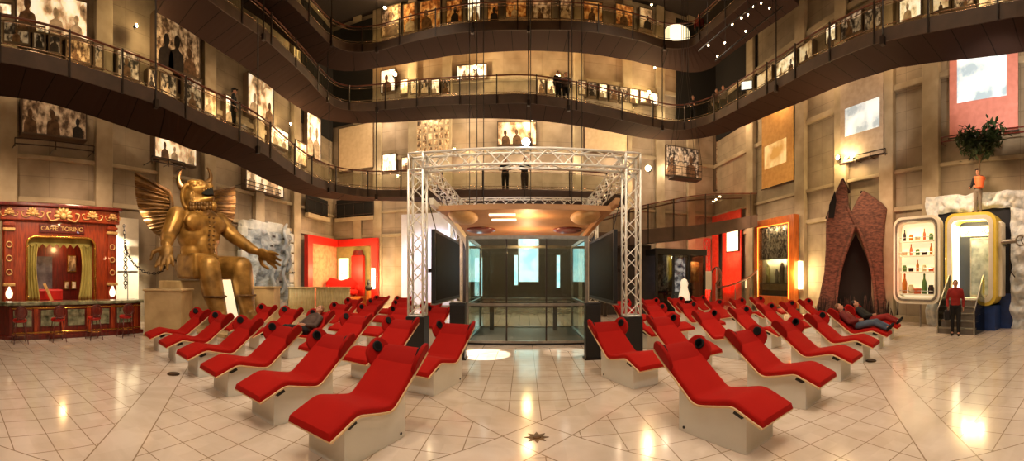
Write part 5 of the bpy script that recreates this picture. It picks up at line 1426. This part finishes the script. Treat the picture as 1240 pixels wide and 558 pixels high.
#@@ PEOPLE
JOINT = dict(pelvis=(0, 0, .95), chest=(0, 0, 1.28), neck=(0, .015, 1.48), head=(0, -.015, 1.63),
             shoulderL=(.18, .01, 1.41), elbowL=(.25, .04, 1.13), handL=(.25, -.06, .88), shoulderR=(-.18, .01, 1.41), elbowR=(-.25, .04, 1.13), handR=(-.25, -.06, .88),
             hipL=(.09, 0, .92), kneeL=(.1, -.02, .5), ankleL=(.1, .02, .09), toeL=(.115, -.16, .035), hipR=(-.09, 0, .92), kneeR=(-.1, -.02, .5), ankleR=(-.1, .02, .09), toeR=(-.115, -.16, .035))
def person(name, label, cat, loc, rz, pose, top, legs, shoe, hair, hat=None, sc=1.0, face=None, up=None, bag=False, longhair=False):
    J = {k: Vector(v) * sc for k, v in {**JOINT, **pose}.items()}
    r = thing(name, label, cat, loc, rz)
    b = MB(); up = Vector(up or (0, 0, 1)).normalized(); fw = Vector(face or (0, -1, 0)).normalized(); rt = fw.cross(up).normalized()
    hm = Matrix((rt, fw, up)).transposed(); H = J['head']; k = sc
    def hp(x, y, z): return H + hm @ (Vector((x, y, z)) * k)
    b.ell(H, (.074 * k, .092 * k, .115 * k), 16, 12, 0, hm); b.ell(hp(0, .03, -.055), (.055 * k, .062 * k, .06 * k), 12, 8, 0, hm)
    b.cap(hp(0, .085, .0), hp(0, .108, -.025), .011 * k, .016 * k, 8)
    for s in (-1, 1): b.ell(hp(s * .076, -.01, -.005), (.012 * k, .025 * k, .034 * k), 8, 6, 0, hm)
    b.ell(hp(0, .088, -.062), (.024 * k, .01 * k, .009 * k), 8, 6, 0, hm)
    b.chain([J['neck'], H + hm @ Vector((0, -.02, -.06)) * k], [.058 * k, .052 * k])
    b.chain([J['pelvis'], J['chest'], J['neck']], [.1 * k, .095 * k, .055 * k])
    for s in 'LR':
        b.chain([J['neck'] * .3 + J['chest'] * .7, J['shoulder' + s], J['elbow' + s], J['hand' + s]], [.08 * k, .055 * k, .04 * k, .027 * k])
        b.chain([J['hip' + s], J['knee' + s], J['ankle' + s], J['toe' + s]], [.085 * k, .055 * k, .038 * k, .03 * k])
        f = (J['hand' + s] - J['elbow' + s]).normalized(); sd = f.orthogonal().normalized() if abs(f.x) > .9 else f.cross(Vector((1, 0, 0))).normalized()
        pn = f.cross(sd).normalized(); w = J['hand' + s]
        b.ell(w + f * .045 * k, (.04 * k, .05 * k, .017 * k), 10, 8, 0, Matrix((sd, f, pn)).transposed())
        for i, l in enumerate((.06, .072, .068, .052)):
            a = w + f * .08 * k + sd * (i - 1.5) * .021 * k
            b.chain([a, a + f * l * .5 * k, a + f * l * .9 * k + pn * .018 * k * (1 if s == 'L' else -1)], [.0095 * k, .009 * k, .008 * k], 6)
        a = w + f * .02 * k - sd * .035 * k; b.chain([a, a + (f - sd * .8).normalized() * .035 * k, a + (f - sd * .35).normalized() * .065 * k], [.012 * k, .011 * k, .009 * k], 6)
    b.build('body', M['skin'], r, remesh=.011, smoothmod=2)
    for s in (-1, 1): MB().ell(hp(s * .03, .083, .012), .011 * k, 8, 6).build('eye', M['clothblack'], r, smooth=True)
    t = MB()
    P_, C_, N_ = J['pelvis'], J['chest'], J['neck']
    ax = (C_ - P_).normalized(); side = (J['shoulderL'] - J['shoulderR']).normalized(); dep = ax.cross(side).normalized(); mx = Matrix((side, dep, ax)).transposed()
    t.ell(P_ + ax * .02 * k, (.175 * k, .125 * k, .17 * k), 16, 10, 0, mx); t.ell(P_ * .5 + C_ * .5, (.165 * k, .12 * k, .22 * k), 16, 10, 0, mx); t.ell(C_, (.19 * k, .13 * k, .2 * k), 16, 10, 0, mx)
    t.chain([J['shoulderL'], N_ - ax * .03 * k, J['shoulderR']], [.075 * k, .075 * k, .075 * k])
    for s in 'LR':
        t.chain([J['shoulder' + s], J['elbow' + s], J['elbow' + s] * .12 + J['hand' + s] * .88], [.075 * k, .055 * k, .042 * k])
    t.build('jacket', M[top], r, remesh=.017, smoothmod=3)
    t = MB(); t.ell(P_ - ax * .02 * k, (.17 * k, .128 * k, .13 * k), 16, 10, 0, mx)
    for s in 'LR': t.chain([J['hip' + s], J['knee' + s], J['ankle' + s] * .97 + J['knee' + s] * .03], [.105 * k, .075 * k, .056 * k])
    t.build('trousers', M[legs], r, remesh=.017, smoothmod=3)
    for s in 'LR':
        t = MB(); a, c = J['ankle' + s], J['toe' + s]; t.chain([a * .8 + c * .2 - Vector((0, 0, .035)) * k * (1 if up.z > .7 else 0), c], [.052 * k, .038 * k]); t.build('shoe', M[shoe], r, remesh=.015, smoothmod=2)
    t = MB(); t.ell(hp(0, -.022, .028), (.084 * k, .092 * k, .108 * k), 14, 10, 0, hm)
    if longhair: t.chain([hp(0, -.06, .0), hp(0, -.08, -.14)], [.08 * k, .06 * k])
    t.build('hair', M[hair], r, smooth=True)
    if hat:
        t = MB(); t.ell(hp(0, -.012, .075), (.094 * k, .108 * k, .07 * k), 16, 8, 0, hm); t.ell(hp(0, .06, .065), (.08 * k, .1 * k, .014 * k), 14, 6, 0, hm); t.build('cap', M[hat], r, smooth=True)
    if bag:
        h = J['handR']; t = MB(); t.box((h.x - .1, h.y - .2, h.z - .4), (h.x + .08, h.y + .14, h.z - .1)); t.build('bag', M['clothblack'], r, bevel=.03)
        MB().ring((h.x - .01, h.y - .03, h.z - .08), .09, .01, 'x', 16, 6).build('bag_handle', M['clothblack'], r)
    return r

def deckz(key, px):
    rows = RAMPINFO[key]
    i = min(range(len(rows)), key=lambda j: abs(XC + FPX * atan2(rows[j][0].x, rows[j][0].y) - px))
    return rows[i]
def build_people():
    def on_ramp(key, px, label, top, legs, rot, f=.35, **kw):
        p, q, zd = deckz(key, px)[:3]; c = p + (q - p) * f; c.z = zd
        inward = p - q; base = atan2(inward.y, inward.x) + pi / 2
        return person('person', label, 'person', c, base + rot, kw.pop('pose', {}), top, legs, 'clothblack', 'hair', **kw)
    lean = dict(elbowL=(.26, -.12, 1.15), handL=(.16, -.34, 1.08), elbowR=(-.26, -.12, 1.15), handR=(-.16, -.34, 1.08), head=(0, -.06, 1.62))
    on_ramp('one', 291, 'person in black with a cap walking on the lowest ramp at left', 'clothblack', 'clothblack', 1.0, hat='clothblack', f=.22)
    on_ramp('one', 613, 'person in black leaning on the ramp rail behind the truss, left of two', 'clothblack', 'clothblack', 0, pose=lean)
    on_ramp('one', 637, 'person in black standing at the ramp rail behind the truss, right of two', 'clothblack', 'clothbrown', .3, longhair=True, pose=lean)
    on_ramp('two', 677, 'person in dark clothes on the middle ramp above the truss, left of two', 'clothblack', 'clothblack', .4)
    on_ramp('two', 688, 'person in brown on the middle ramp above the truss, right of two', 'clothbrown', 'clothblack', -.2)
    on_ramp('two', 838, 'person in black alone on the middle ramp in the far right corner', 'clothblack', 'clothblack', 0, pose=lean)
    on_ramp('two', 858, 'person in brown on the middle ramp by the right wall, left of two', 'clothbrown', 'clothblack', .8)
    on_ramp('two', 867, 'person in grey on the middle ramp by the right wall, right of two', 'clothgrey', 'clothblack', .8)
    on_ramp('three', 840, 'person in red on the highest ramp near the right corner', 'clothred', 'clothblack', .5)
    p = P(1157, 405.5); p.z = 0
    person('person', 'person in a red top with a black bag standing before the steps of the refrigerator', 'person', p, -pi / 2 + .35, dict(handR=(-.24, -.12, .9), elbowR=(-.27, .05, 1.14), kneeL=(.1, -.05, .5), ankleL=(.1, -.1, .09), toeL=(.11, -.27, .035)), 'clothred', 'clothblack', 'clothblack', 'hair', bag=True)
    # reclining people, in the chair's own frame
    rec = dict(pelvis=(0, .14, .57), chest=(0, .42, .74), neck=(0, .58, .90), head=(0, .66, 1.02), shoulderL=(.18, .52, .84), elbowL=(.27, .28, .68), handL=(.12, .1, .70), shoulderR=(-.18, .52, .84), elbowR=(-.27, .28, .68), handR=(-.1, .08, .71),
               hipL=(.09, .1, .57), kneeL=(.1, -.34, .68), ankleL=(.1, -.68, .54), toeL=(.12, -.78, .62), hipR=(-.09, .1, .57), kneeR=(-.1, -.32, .66), ankleR=(-.09, -.66, .52), toeR=(-.12, -.77, .60))
    for chair, label, top, legs, hair in ((CH_LEFT[(1, 3)], 'person in brown lying asleep on a chaise longue in the second left row', 'clothbrown', 'clothblack', 'hairl'),
                                    (CH_RIGHT[(0, 4)], 'person in a wine-red top and jeans lying on a front-row chaise longue at right', 'clothwine', 'denim', 'hairl'),
                                    (CH_RIGHT[(0, 5)], 'person in black and red lying on the outermost front-row chaise longue at right', 'clothblack', 'clothred', 'hair')):
        person('person', label, 'person', chair.location, chair.rotation_euler.z, rec, top, legs, 'clothblack', hair, up=(0, .62, .78), face=(0, -.78, .62))

#@@ EXHIBITS
def exhibit(side, x0, y0, x1, y1, m, name, label, cat, group, off=.3, frame=True):
    xm, ym = (x0 + x1) / 2, (y0 + y1) / 2
    if side == 'L': X = -W + off; a, b = PX(x0, ym, X), PX(x1, ym, X); zt, zb = PX(xm, y0, X).z, PX(xm, y1, X).z; c = Vector((X, (a.y + b.y) / 2, zb)); hw = abs(b.y - a.y) / 2; rz = pi / 2
    elif side == 'R': X = W - off; a, b = PX(x0, ym, X), PX(x1, ym, X); zt, zb = PX(xm, y0, X).z, PX(xm, y1, X).z; c = Vector((X, (a.y + b.y) / 2, zb)); hw = abs(b.y - a.y) / 2; rz = -pi / 2
    else: Y = YB - off; a, b = PY(x0, ym, Y), PY(x1, ym, Y); zt, zb = PY(xm, y0, Y).z, PY(xm, y1, Y).z; c = Vector(((a.x + b.x) / 2, Y, zb)); hw = abs(b.x - a.x) / 2; rz = 0
    if zt > HT - .1: zt = HT - .1
    H = zt - zb
    o = thing(name, label, cat, c, rz, group)
    MB().box((-hw, -.02, 0), (hw, off - .02 if off > .25 else .05, H)).build('panel', M['frame'], o)
    MB().box((-hw + .04, -.035, .04), (hw - .04, -.02, H - .04)).build('print', M[m], o)
    rs = random.Random(int(x0 * 7 + y0 * 13 + x1))
    if H > .55 and m not in ('blank',):
        nf = max(1, min(4, int(2 * hw / .75)))
        for k in range(nf):
            fh = (H - .1) * rs.uniform(.55, .86); fw = min(fh * .62, 2 * hw / nf * 1.1)
            fx = -hw + .1 + (2 * hw - .2) * (k + .5 + rs.uniform(-.18, .18)) / nf
            fx = max(-hw + .06 + fw * .45, min(hw - .06 - fw * .45, fx)); lean = rs.uniform(-.12, .12)
            pl = [(-.45, 0), (-.42, .36), (-.34, .5), (-.12, .58), (-.08, .64)] + [(.17 * cos(t_), .80 + .19 * sin(t_)) for t_ in [radians(g) for g in (230, 200, 165, 130, 90, 50, 15, -20, -50)]] + [(.08, .64), (.13, .58), (.36, .5), (.42, .32), (.45, 0)]
            mk = rs.choice(('figd', 'figm', 'figm', 'figl')) if m.startswith(('sep', 'bw', 'wrm')) else rs.choice(('figm', 'figl', 'figl'))
            MB().prism([(fx + u * fw + lean * v_ * fw, .045 + v_ * fh) for u, v_ in pl], lambda u, v_, w_: (u, w_, v_), -.042, -.035).build('pictured_figure', M[mk], o)
    if frame:
        t = .06; q = MB()
        q.box((-hw, -.06, 0), (-hw + t, -.02, H)).box((hw - t, -.06, 0), (hw, -.02, H)).box((-hw + t, -.06, 0), (hw - t, -.02, t)).box((-hw + t, -.06, H - t), (hw - t, -.02, H)); q.build('frame', M['frame'], o)
    return o
def build_exhibits():
    # left wall, ground storey
    for (bx, m, lab) in (((25, 122, 105, 166), 'sep1', 'wide sepia mural high above the cafe front'), ((186, 165, 238, 197), 'lightbox2', 'bright mural above the gilded statue'), ((297, 204, 343, 234), 'lightbox2', 'bright strip mural above the grey relief')):
        exhibit('L', *bx, m, 'wall_mural', lab, 'mural', 'murals on the left wall below the ramp')
    for (x0, x1, y, lab) in ((18, 114, 172, 'dark rail under the sepia mural above the cafe'), (184, 224, 193, 'dark rail under the bright mural above the statue'), (296, 340, 224, 'dark rail under the strip mural above the relief')):
        X = -12.5; p, q = PX(x0, y, X), PX(x1, y, X); zz = (p.z + q.z) / 2; h = abs(p.y - q.y) / 2
        s = thing('wall_rail', lab, 'rail', (X, (p.y + q.y) / 2, zz - .3))
        for z in (.1, .3): MB().tube([(0, -h, z), (0, h, z)], .022, 6).build('bar', M['raildark'], s)
        for y_ in (-h, 0, h): MB().tube([(0, y_, 0), (0, y_, .3)], .02, 6).build('post', M['raildark'], s); MB().tube([(0, y_, .1), (-.68, y_, .1)], .015, 6).build('bracket', M['raildark'], s)
    # left wall behind the lowest ramp: big murals then prints seen through the railing
    for (bx, m, lab) in (((18, -8, 106, 44), 'lightbox2', 'huge bright film mural at the top left above the ramp'), ((186, 26, 242, 88), 'sep2', 'tall sepia mural of a stage behind the lowest ramp'), ((299, 96, 331, 146), 'lightbox2', 'bright mural behind the walking person on the ramp'), ((371, 139, 388, 192), 'lightbox', 'narrow bright figure panel near the far left corner'), ((-2, 4, 15, 20), 'lightbox', 'small bright panel at the extreme top left')):
        exhibit('L', *bx, m, 'wall_mural', lab, 'mural', 'murals behind the lowest ramp')
    row = [(3, 27, 36, 54, 'bw0'), (39, 32, 55, 61, 'bw1'), (58, 38, 74, 66, 'bw2'), (79, 46, 110, 76, 'sep3'), (113, 54, 125, 84, 'bw3'), (141, 62, 169, 97, 'bw0'), (178, 84, 190, 108, 'bw1'), (193, 90, 214, 118, 'bw2'), (221, 92, 244, 134, 'bw3'), (246, 110, 262, 140, 'lightbox2'), (272, 116, 283, 150, 'lightbox'), (325, 155, 349, 178, 'lightbox'), (357, 172, 371, 200, 'lightbox2')]
    for i, (a, b, c, d, m) in enumerate(row):
        exhibit('L', a, b, c, d, m, 'framed_print', '%s framed print from the left, seen through the lowest ramp railing' % ORD[i], 'picture', 'prints behind the lowest ramp railing', frame=True)
    # back wall between lowest and middle turn
    for (bx, m, lab, nm, cat) in (((410, 151, 453, 206), 'blank', 'blank pale panel in the far left corner above the ramp', 'wall_panel', 'panel'), ((463, 186, 480, 208), 'lightbox', 'bright oval-lit picture left of the truss top', 'lit_picture', 'picture'), ((486, 190, 498, 206), 'lightbox', 'small bright picture behind the left truss corner', 'lit_picture', 'picture'),
                     ((602, 147, 650, 176), 'lightbox2', 'sepia mural above the blue-white spotlight', 'wall_mural', 'mural'), ((707, 152, 760, 186), 'blank', 'blank pale panel above the right half of the truss', 'wall_panel', 'panel'), ((806, 178, 846, 214), 'bw1', 'grey picture behind the suspended cradle cables', 'wall_mural', 'mural'), ((866, 160, 888, 232), 'sep3', 'tall faded panel in the far right corner', 'wall_mural', 'mural')):
        exhibit('B', *bx, m, nm, lab, cat, 'panels on the back wall between the ramps')
    # grid of small photographs
    Y = YB - .3; a, b = PY(504, 146, Y), PY(546, 184, Y)
    g = thing('photo_board', 'board of small square photographs in a grid, upper left of the truss', 'board', ((a.x + b.x) / 2, Y, b.z)); hw = (b.x - a.x) / 2; H = a.z - b.z
    MB().box((-hw, -.02, 0), (hw, .28, H)).build('board', M['plaster'], g)
    for i in range(6):
        for j in range(5):
            x = -hw + .08 + i * (2 * hw - .1) / 6; z = .06 + j * (H - .06) / 5
            MB().box((x, -.04, z), (x + (2 * hw) / 6 - .12, -.02, z + H / 5 - .1)).build('photograph', M['sep%d' % ((i + j) % 4)], g)
    # back wall: row of pictures behind the middle ramp
    xs = [484, 497, 509, 522, 535, 650, 662, 700, 712, 725, 738, 750, 762]
    for i, x in enumerate(xs):
        y = 96 + (0 if x < 690 else (x - 690) * .16)
        m = ('bw%d' % (i % 4)) if i % 3 else 'lightbox'
        exhibit('B', x, y, x + 10.5, y + 18, m, 'framed_print', '%s small print from the left on the back wall behind the middle ramp' % ORD[i], 'picture', 'prints behind the middle ramp on the back wall')
    for (bx, lab) in (((461, 84, 479, 112), 'bright lit niche picture behind the middle ramp at left'), ((553, 78, 590, 96), 'bright lit picture behind the middle ramp left of centre'), ((775, 111, 797, 126), 'bright lit screen behind the middle ramp at right')):
        exhibit('B', *bx, 'lightbox', 'lit_picture', lab, 'picture', 'bright lit pictures behind the middle ramp')
    # back wall: amber-lit showpieces behind the highest ramp
    xs = [(462, 2, 486, 44, 'sep2'), (488, 4, 503, 40, 'wrm1'), (508, 0, 534, 36, 'wrm0'), (540, 0, 560, 28, 'wrm2'), (566, -4, 582, 27, 'lightbox'), (590, 4, 604, 27, 'wrm2'), (612, 0, 638, 22, 'wrm3'), (644, 0, 668, 24, 'sep1'), (676, -2, 694, 24, 'sep3'), (706, 2, 730, 26, 'wrm0'), (745, 6, 768, 32, 'wrm1'), (774, 10, 790, 36, 'sep0')]
    for i, (a, b, c, d, m) in enumerate(xs):
        exhibit('B', a, b, c, d, m, 'amber_showpiece', '%s amber-lit showpiece from the left behind the highest ramp' % ORD[i], 'exhibit', 'amber showpieces behind the highest ramp')
    rw = deckz('three', 822); c = rw[0] + (rw[1] - rw[0]) * .4; c.z = rw[2]
    o = thing('lit_showcase', 'glowing white drum showcase on the highest ramp near the right corner', 'showcase', c)
    MB().lathe([(.001, .05), (.7, .05), (.75, .15), (.75, .95), (.001, 1.0)], n=28).build('drum', M['frost'], o, smooth=True, sharp=40); MB().lathe([(.6, 0), (.6, .05)], n=24).build('foot', M['raildark'], o)
    # right wall behind the middle ramp
    row = [(917, 85, 936, 104, 'lightbox2'), (940, 68, 966, 92, 'lightbox'), (968, 52, 985, 74, 'lightbox2'), (1000, 31, 1013, 52, 'lightbox'), (1018, 17, 1045, 44, 'bw1'), (1047, 8, 1069, 36, 'bw2'), (1089, -4, 1117, 25, 'lightbox'), (1129, -8, 1151, 14, 'lightbox2'), (1154, -10, 1180, 10, 'bw3'), (1184, -14, 1236, 6, 'lightbox2')]
    for i, (a, b, c, d, m) in enumerate(row):
        exhibit('R', a, b, c, d, m, 'framed_print', '%s framed print from the far corner, on the right wall behind the ramp' % ORD[i], 'picture', 'prints on the right wall behind the middle ramp')
    rw = deckz('two', 895); c = rw[0] + (rw[1] - rw[0]) * .3; c.z = rw[2]
    o = thing('monitor', 'small white glowing monitor on the middle ramp near the right corner', 'monitor', c, atan2(-c.x, 1) * 0 + radians(-50))
    MB().box((-.3, 0, .75), (.3, .08, 1.2)).build('housing', M['blackpl'], o, bevel=.01); MB().box((-.27, -.01, .78), (.27, 0, 1.17)).build('screen', M['monitor'], o); MB().tube([(0, .04, 0), (0, .04, .75)], .03, 8).build('stand', M['blackpl'], o)
    # visible spot fixtures
    for (x, y, Y, s, en, lab) in ((478, 90, 21.9, 1.5, 130, 'bright spotlight at the left of the back wall above the middle ramp'), (575, 82, 21.9, 1.3, 130, 'bright spotlight left of centre above the middle ramp'), (676, 92, 21.9, 1.2, 110, 'bright spotlight right of centre above the middle ramp'), (786, 112, 21.9, 1.2, 110, 'bright spotlight at the right of the back wall above the middle ramp'),
                                  (785, 204, 21.6, 2.2, 160, 'large bright spotlight right of the truss on the back wall'), (466, 10, 21.9, 1.2, 60, 'small spotlight at the top left behind the highest ramp'), (550, 181, 22.0, 1.0, 70, 'spotlight under the board of small photographs'), (645, 145, 22.0, .8, 40, 'small spotlight on the back wall under the middle ramp'), (793, 82, 21.9, .7, 20, 'tiny spotlight at the right end below the highest ramp'), (789, 6, 21.5, .7, 10, 'tiny spotlight at the top right behind the highest ramp')):
        fixture(PY(x, y, Y), lab, s, en, 'spotlights on the back wall')
    for (x, y, lab) in ((165, 31, 'tiny spotlight on the left wall above the ramp'), (370, 62, 'tiny spotlight behind the middle ramp at left'), (352, 150, 'tiny spotlight near the far left corner')):
        fixture(PX(x, y, -12.4), lab, .8, 40, 'spotlights on the left wall')
    for i, (p0, p1) in enumerate(((Pd(846, 62, 16.8), Pd(916, 4, 16.8)), (Pd(866, 74, 16.8), Pd(948, 8, 16.8)))):
        c = (p0 + p1) / 2
        o = thing('lighting_bar', 'black lighting bar carrying tiny spotlights in the dark upper right, %s one' % ('inner' if i == 0 else 'outer'), 'lighting bar', c, 0, 'lighting bars upper right')
        MB().tube([p0 - c, p1 - c], .03, 8).build('bar', M['blackpl'], o)
        for t_ in (.15, .85):
            e = p0 + (p1 - p0) * t_ - c; MB().tube([e, Vector((e.x, e.y, HT - c.z - .02))], .012, 6).build('drop_rod', M['rod'], o)
    random.seed(4)
    for i, (x, y) in enumerate(((887, 30), (898, 22), (906, 18), (912, 8), (922, 4), (903, 38), (858, 55), (869, 68), (932, 10), (878, 52))):
        p = Pd(x, y, 16.8)
        fixture(p, 'tiny bright spotlight in the dark upper right, %s of ten' % ORD[i], .55, 0, 'rig of tiny spotlights upper right')

#@@ FLOOR PIECES
def build_floor_pieces():
    p = P(650, 529.5)
    s = thing('floor_star', 'brass eight-pointed star set in the floor near the camera', 'floor medallion', (p.x, p.y, 0))
    pts = []
    for k in range(16):
        r = .14 if k % 2 == 0 else .075
        pts.append((r * cos(2 * pi * k / 16), r * sin(2 * pi * k / 16)))
    MB().prism(pts, lambda u, v, w: (u, v, w), .0005, .006).build('star', M['brassd'], s)
    MB().lathe([(.05, .006), (.04, .012), (.001, .014)], n=16).build('boss', M['brassd'], s, smooth=True)
    for (x, y, lab) in ((210, 453, 'small dark floor socket left of the front-row chaise longues'), (1055, 437, 'small dark floor socket right of the front-row chaise longues')):
        p = P(x, y); o = thing('floor_socket', lab, 'floor socket', (p.x, p.y, 0), 0, 'floor sockets')
        MB().lathe([(.12, .0005), (.12, .012), (.1, .016), (.001, .016)], n=20).build('cover', M['brassd'], o, smooth=True, sharp=40)
        MB().ring((0, 0, .014), .1, .008).build('rim', M['raildark'], o, smooth=True)

#@@ EXTRA MATERIALS
M['frostw'] = emit('fridge_light_liner', (255, 246, 214), 2.6)  # interior light put into the liner as its own glow
M['legboard'] = emit('pale_lit_board', (250, 236, 204), .55)  # light on the statue's white board put in as glow; dress form shares it
M['figd'] = mat('dark_print_figure', (44, 34, 28), .6, c2=(24, 18, 15), scale=6)
M['figm'] = mat('brown_print_figure', (124, 92, 62), .6, c2=(74, 52, 34), scale=5)
M['figl'] = mat('pale_print_figure', (222, 204, 176), .6, c2=(170, 150, 124), scale=5)
M['wing'] = mat('dull_gilt_feather', (142, 104, 50), .7, .15, c2=(96, 66, 30), scale=3, stretch=(2, 2, 8), bump=.2)
M['frostd'] = emit('fridge_door_liner', (250, 234, 190), .75)  # strong light on the door put into the liner as glow
M['coolwhite'] = mat('cool_white_board', (224, 230, 248), .5, c2=(216, 222, 242))
M['scr'] = mat('dark_glossy_screen', (26, 18, 13), .6, c2=(20, 14, 10), spec=.1)
M['tan'] = mat('tan_canopy_panel', (176, 130, 82), .6, c2=(156, 110, 66), scale=1)
M['tanl'] = mat('pale_tan_dome', (206, 166, 112), .5)
M['mat'] = mat('dark_floor_mat', (44, 46, 40), .5)
M['mirror'] = mat('grey_mirror_screen', (150, 150, 160), .15, .6, c2=(110, 106, 116))
M['redlac2'] = mat('warm_red_plaster', (226, 70, 44), .7, c2=(206, 50, 30))
M['brassd'] = mat('worn_dark_brass', (110, 76, 36), .4, .7, c2=(70, 46, 22))
M['gclear2'] = glass('pale_metal_mesh_panel', (170, 168, 150), .55)
M['pane'] = mat('dim_blue_grey_pane', (88, 96, 104), .2, c2=(150, 156, 160), scale=2.5)
M['blank'] = mat('pale_plaster_board', (222, 200, 164), .8, c2=(210, 186, 148))

#@@ LIGHTS
def build_lights():
    K = (255, 228, 194)
    # unseen lamps added near the ceiling for general hall light
    for (x, y, e) in ((-5, 5, 900), (5, 5, 900), (-5, 15, 700), (5, 15, 700), (0, 1, 700)):
        light('SPOT', (x, y, 18.5), e * 2.6, K, .6, (x * 1.1, y, 0), 95, .8)
    # unseen wall-washing lamps by the ramps, without fittings
    for y in (1.0, 4.5, 8.0, 11.5, 15.0, 18.5):
        light('SPOT', (-10.6, y, 5.6), 300, (255, 214, 174), .25, (-13.2, y + .3, 3.0), 120, .8)
        light('SPOT', (10.6, y, 5.8), 300, (255, 214, 174), .25, (13.2, y + .3, 3.2), 120, .8)
        light('POINT', (-12.2, y, 9.6), 90, (255, 210, 160), .15)
        light('POINT', (12.1, y, 11.4), 100, (255, 210, 160), .15)
    for x in (-9, -6, -3, 0, 3, 6, 9):
        light('SPOT', (x, 19.2, 7.4), 220, (255, 222, 184), .2, (x, 22.9, 8.6), 120, .8)
        light('POINT', (x, 22.1, 9.0), 60, (255, 226, 190), .1)
        light('POINT', (x, 21.9, 12.4), 110, (255, 226, 190), .12)
        light('POINT', (x, 21.4, 16.4), 60, (255, 180, 100), .2)
        light('SPOT', (x, 18.6, 5.2), 190, K, .25, (x, 22.9, 2.8), 110, .8)
    # statue
    light('SPOT', (-6.4, 5.5, 7.0), 1500, (255, 226, 176), .25, (-10.4, 8.9, 3.4), 50, .6)
    # cafe
    light('SPOT', (-8.0, 3.2, 5.6), 700, K, .2, (-11.6, 3.6, 2.2), 70, .7)
    # unseen lamps added above the chairs
    for x, y in ((-6, 5), (6, 5), (-5, 11), (6.5, 11)):
        light('SPOT', (x * .55, y - 3.5, 9), 1000, (255, 232, 208), .4, (x, y, .4), 75, .8)
    # pool of light in front of the lift
    light('SPOT', (-1.2, 8.9, 4.3), 3000, (255, 240, 220), .03, (-.97, 8.6, 0), 17, .1)
    light('SPOT', (1.2, 8.9, 4.3), 500, (255, 240, 220), .03, (1.0, 8.85, 0), 15, .3)
    light('SPOT', (-2.5, -2.6, 7.5), 700, (255, 238, 218), .3, (-3.5, 4.5, 0), 75, .8)  # unseen fill lamp added behind the camera for the chair sides
    light('SPOT', (2.5, -2.6, 7.5), 700, (255, 238, 218), .3, (3.5, 4.5, 0), 75, .8)  # second unseen fill lamp added behind the camera
    light('SPOT', (8.5, 2.0, 7.0), 900, (255, 236, 214), .15, (13.0, 3.4, 8.6), 55, .7)  # unseen lamp added to brighten the pink banner
    light('SPOT', (8.5, 7.0, 6.6), 500, (255, 236, 214), .15, (13.0, 9.2, 8.2), 50, .7)
    light('SPOT', (8.5, 12.0, 6.4), 500, (255, 226, 180), .15, (13.0, 16.0, 7.6), 50, .7)
    light('SPOT', (-8.2, 12.0, 5.6), 500, (240, 240, 240), .15, (-12.8, 15.2, 2.6), 55, .7)  # unseen lamp added to brighten the grey relief
    light('POINT', (.1, 10.6, 3.15), 90, (255, 200, 140), .15); light('POINT', (.1, 13.4, 2.9), 120, (255, 200, 140), .15)
    light('SPOT', (0, 16.0, 3.4), 500, K, .2, (0, 15.2, 0), 110, .8)  # unseen lamp added to light the floor behind the lift
    light('SPOT', (-5.0, 7.0, 3.0), 700, (244, 240, 255), .1, (-2.3, 11.5, 3.2), 40, .7)  # unseen lamp added to whiten the left canopy arm
    light('SPOT', (0, 3.5, 6.5), 900, (255, 240, 220), .2, (0, 9.5, 3.6), 62, .7)  # unseen lamp added for the truss and canopy front
    light('SPOT', (Pd(637, 180, 8.5).x, TYF - .35, TZ + .33), 200, (190, 215, 255), .05, (0, 0, 1.5), 70, .9)

build_setting(); build_ramps(); place_chaises(); build_stage(); build_statue(); build_cafe(); build_alcove(); build_backstage(); build_right(); build_people(); build_exhibits(); build_floor_pieces(); build_lights()

# ------------------------------------------------------------------ world, camera, colour
wd = bpy.data.worlds.new('world'); S.world = wd; wd.use_nodes = True
wd.node_tree.nodes['Background'].inputs[0].default_value = (.9, .62, .38, 1); wd.node_tree.nodes['Background'].inputs[1].default_value = .02
cd = bpy.data.cameras.new('camera'); cam = bpy.data.objects.new('camera', cd); COL.objects.link(cam)
cam.location = (0, 0, CH); cam.rotation_euler = (pi / 2, 0, 0)
cd.type = 'PANO'; cd.panorama_type = 'CENTRAL_CYLINDRICAL'
cd.central_cylindrical_range_u_min = -XC / FPX; cd.central_cylindrical_range_u_max = (1240 - XC) / FPX
cd.central_cylindrical_range_v_min = -(558 - HZ) / FPX; cd.central_cylindrical_range_v_max = HZ / FPX
cd.clip_start = .05; cd.clip_end = 200
S.camera = cam
S.view_settings.view_transform = 'Standard'; S.view_settings.look = 'None'; S.view_settings.gamma = 1.0; S.view_settings.exposure = 0.0
S.view_settings.use_curve_mapping = False
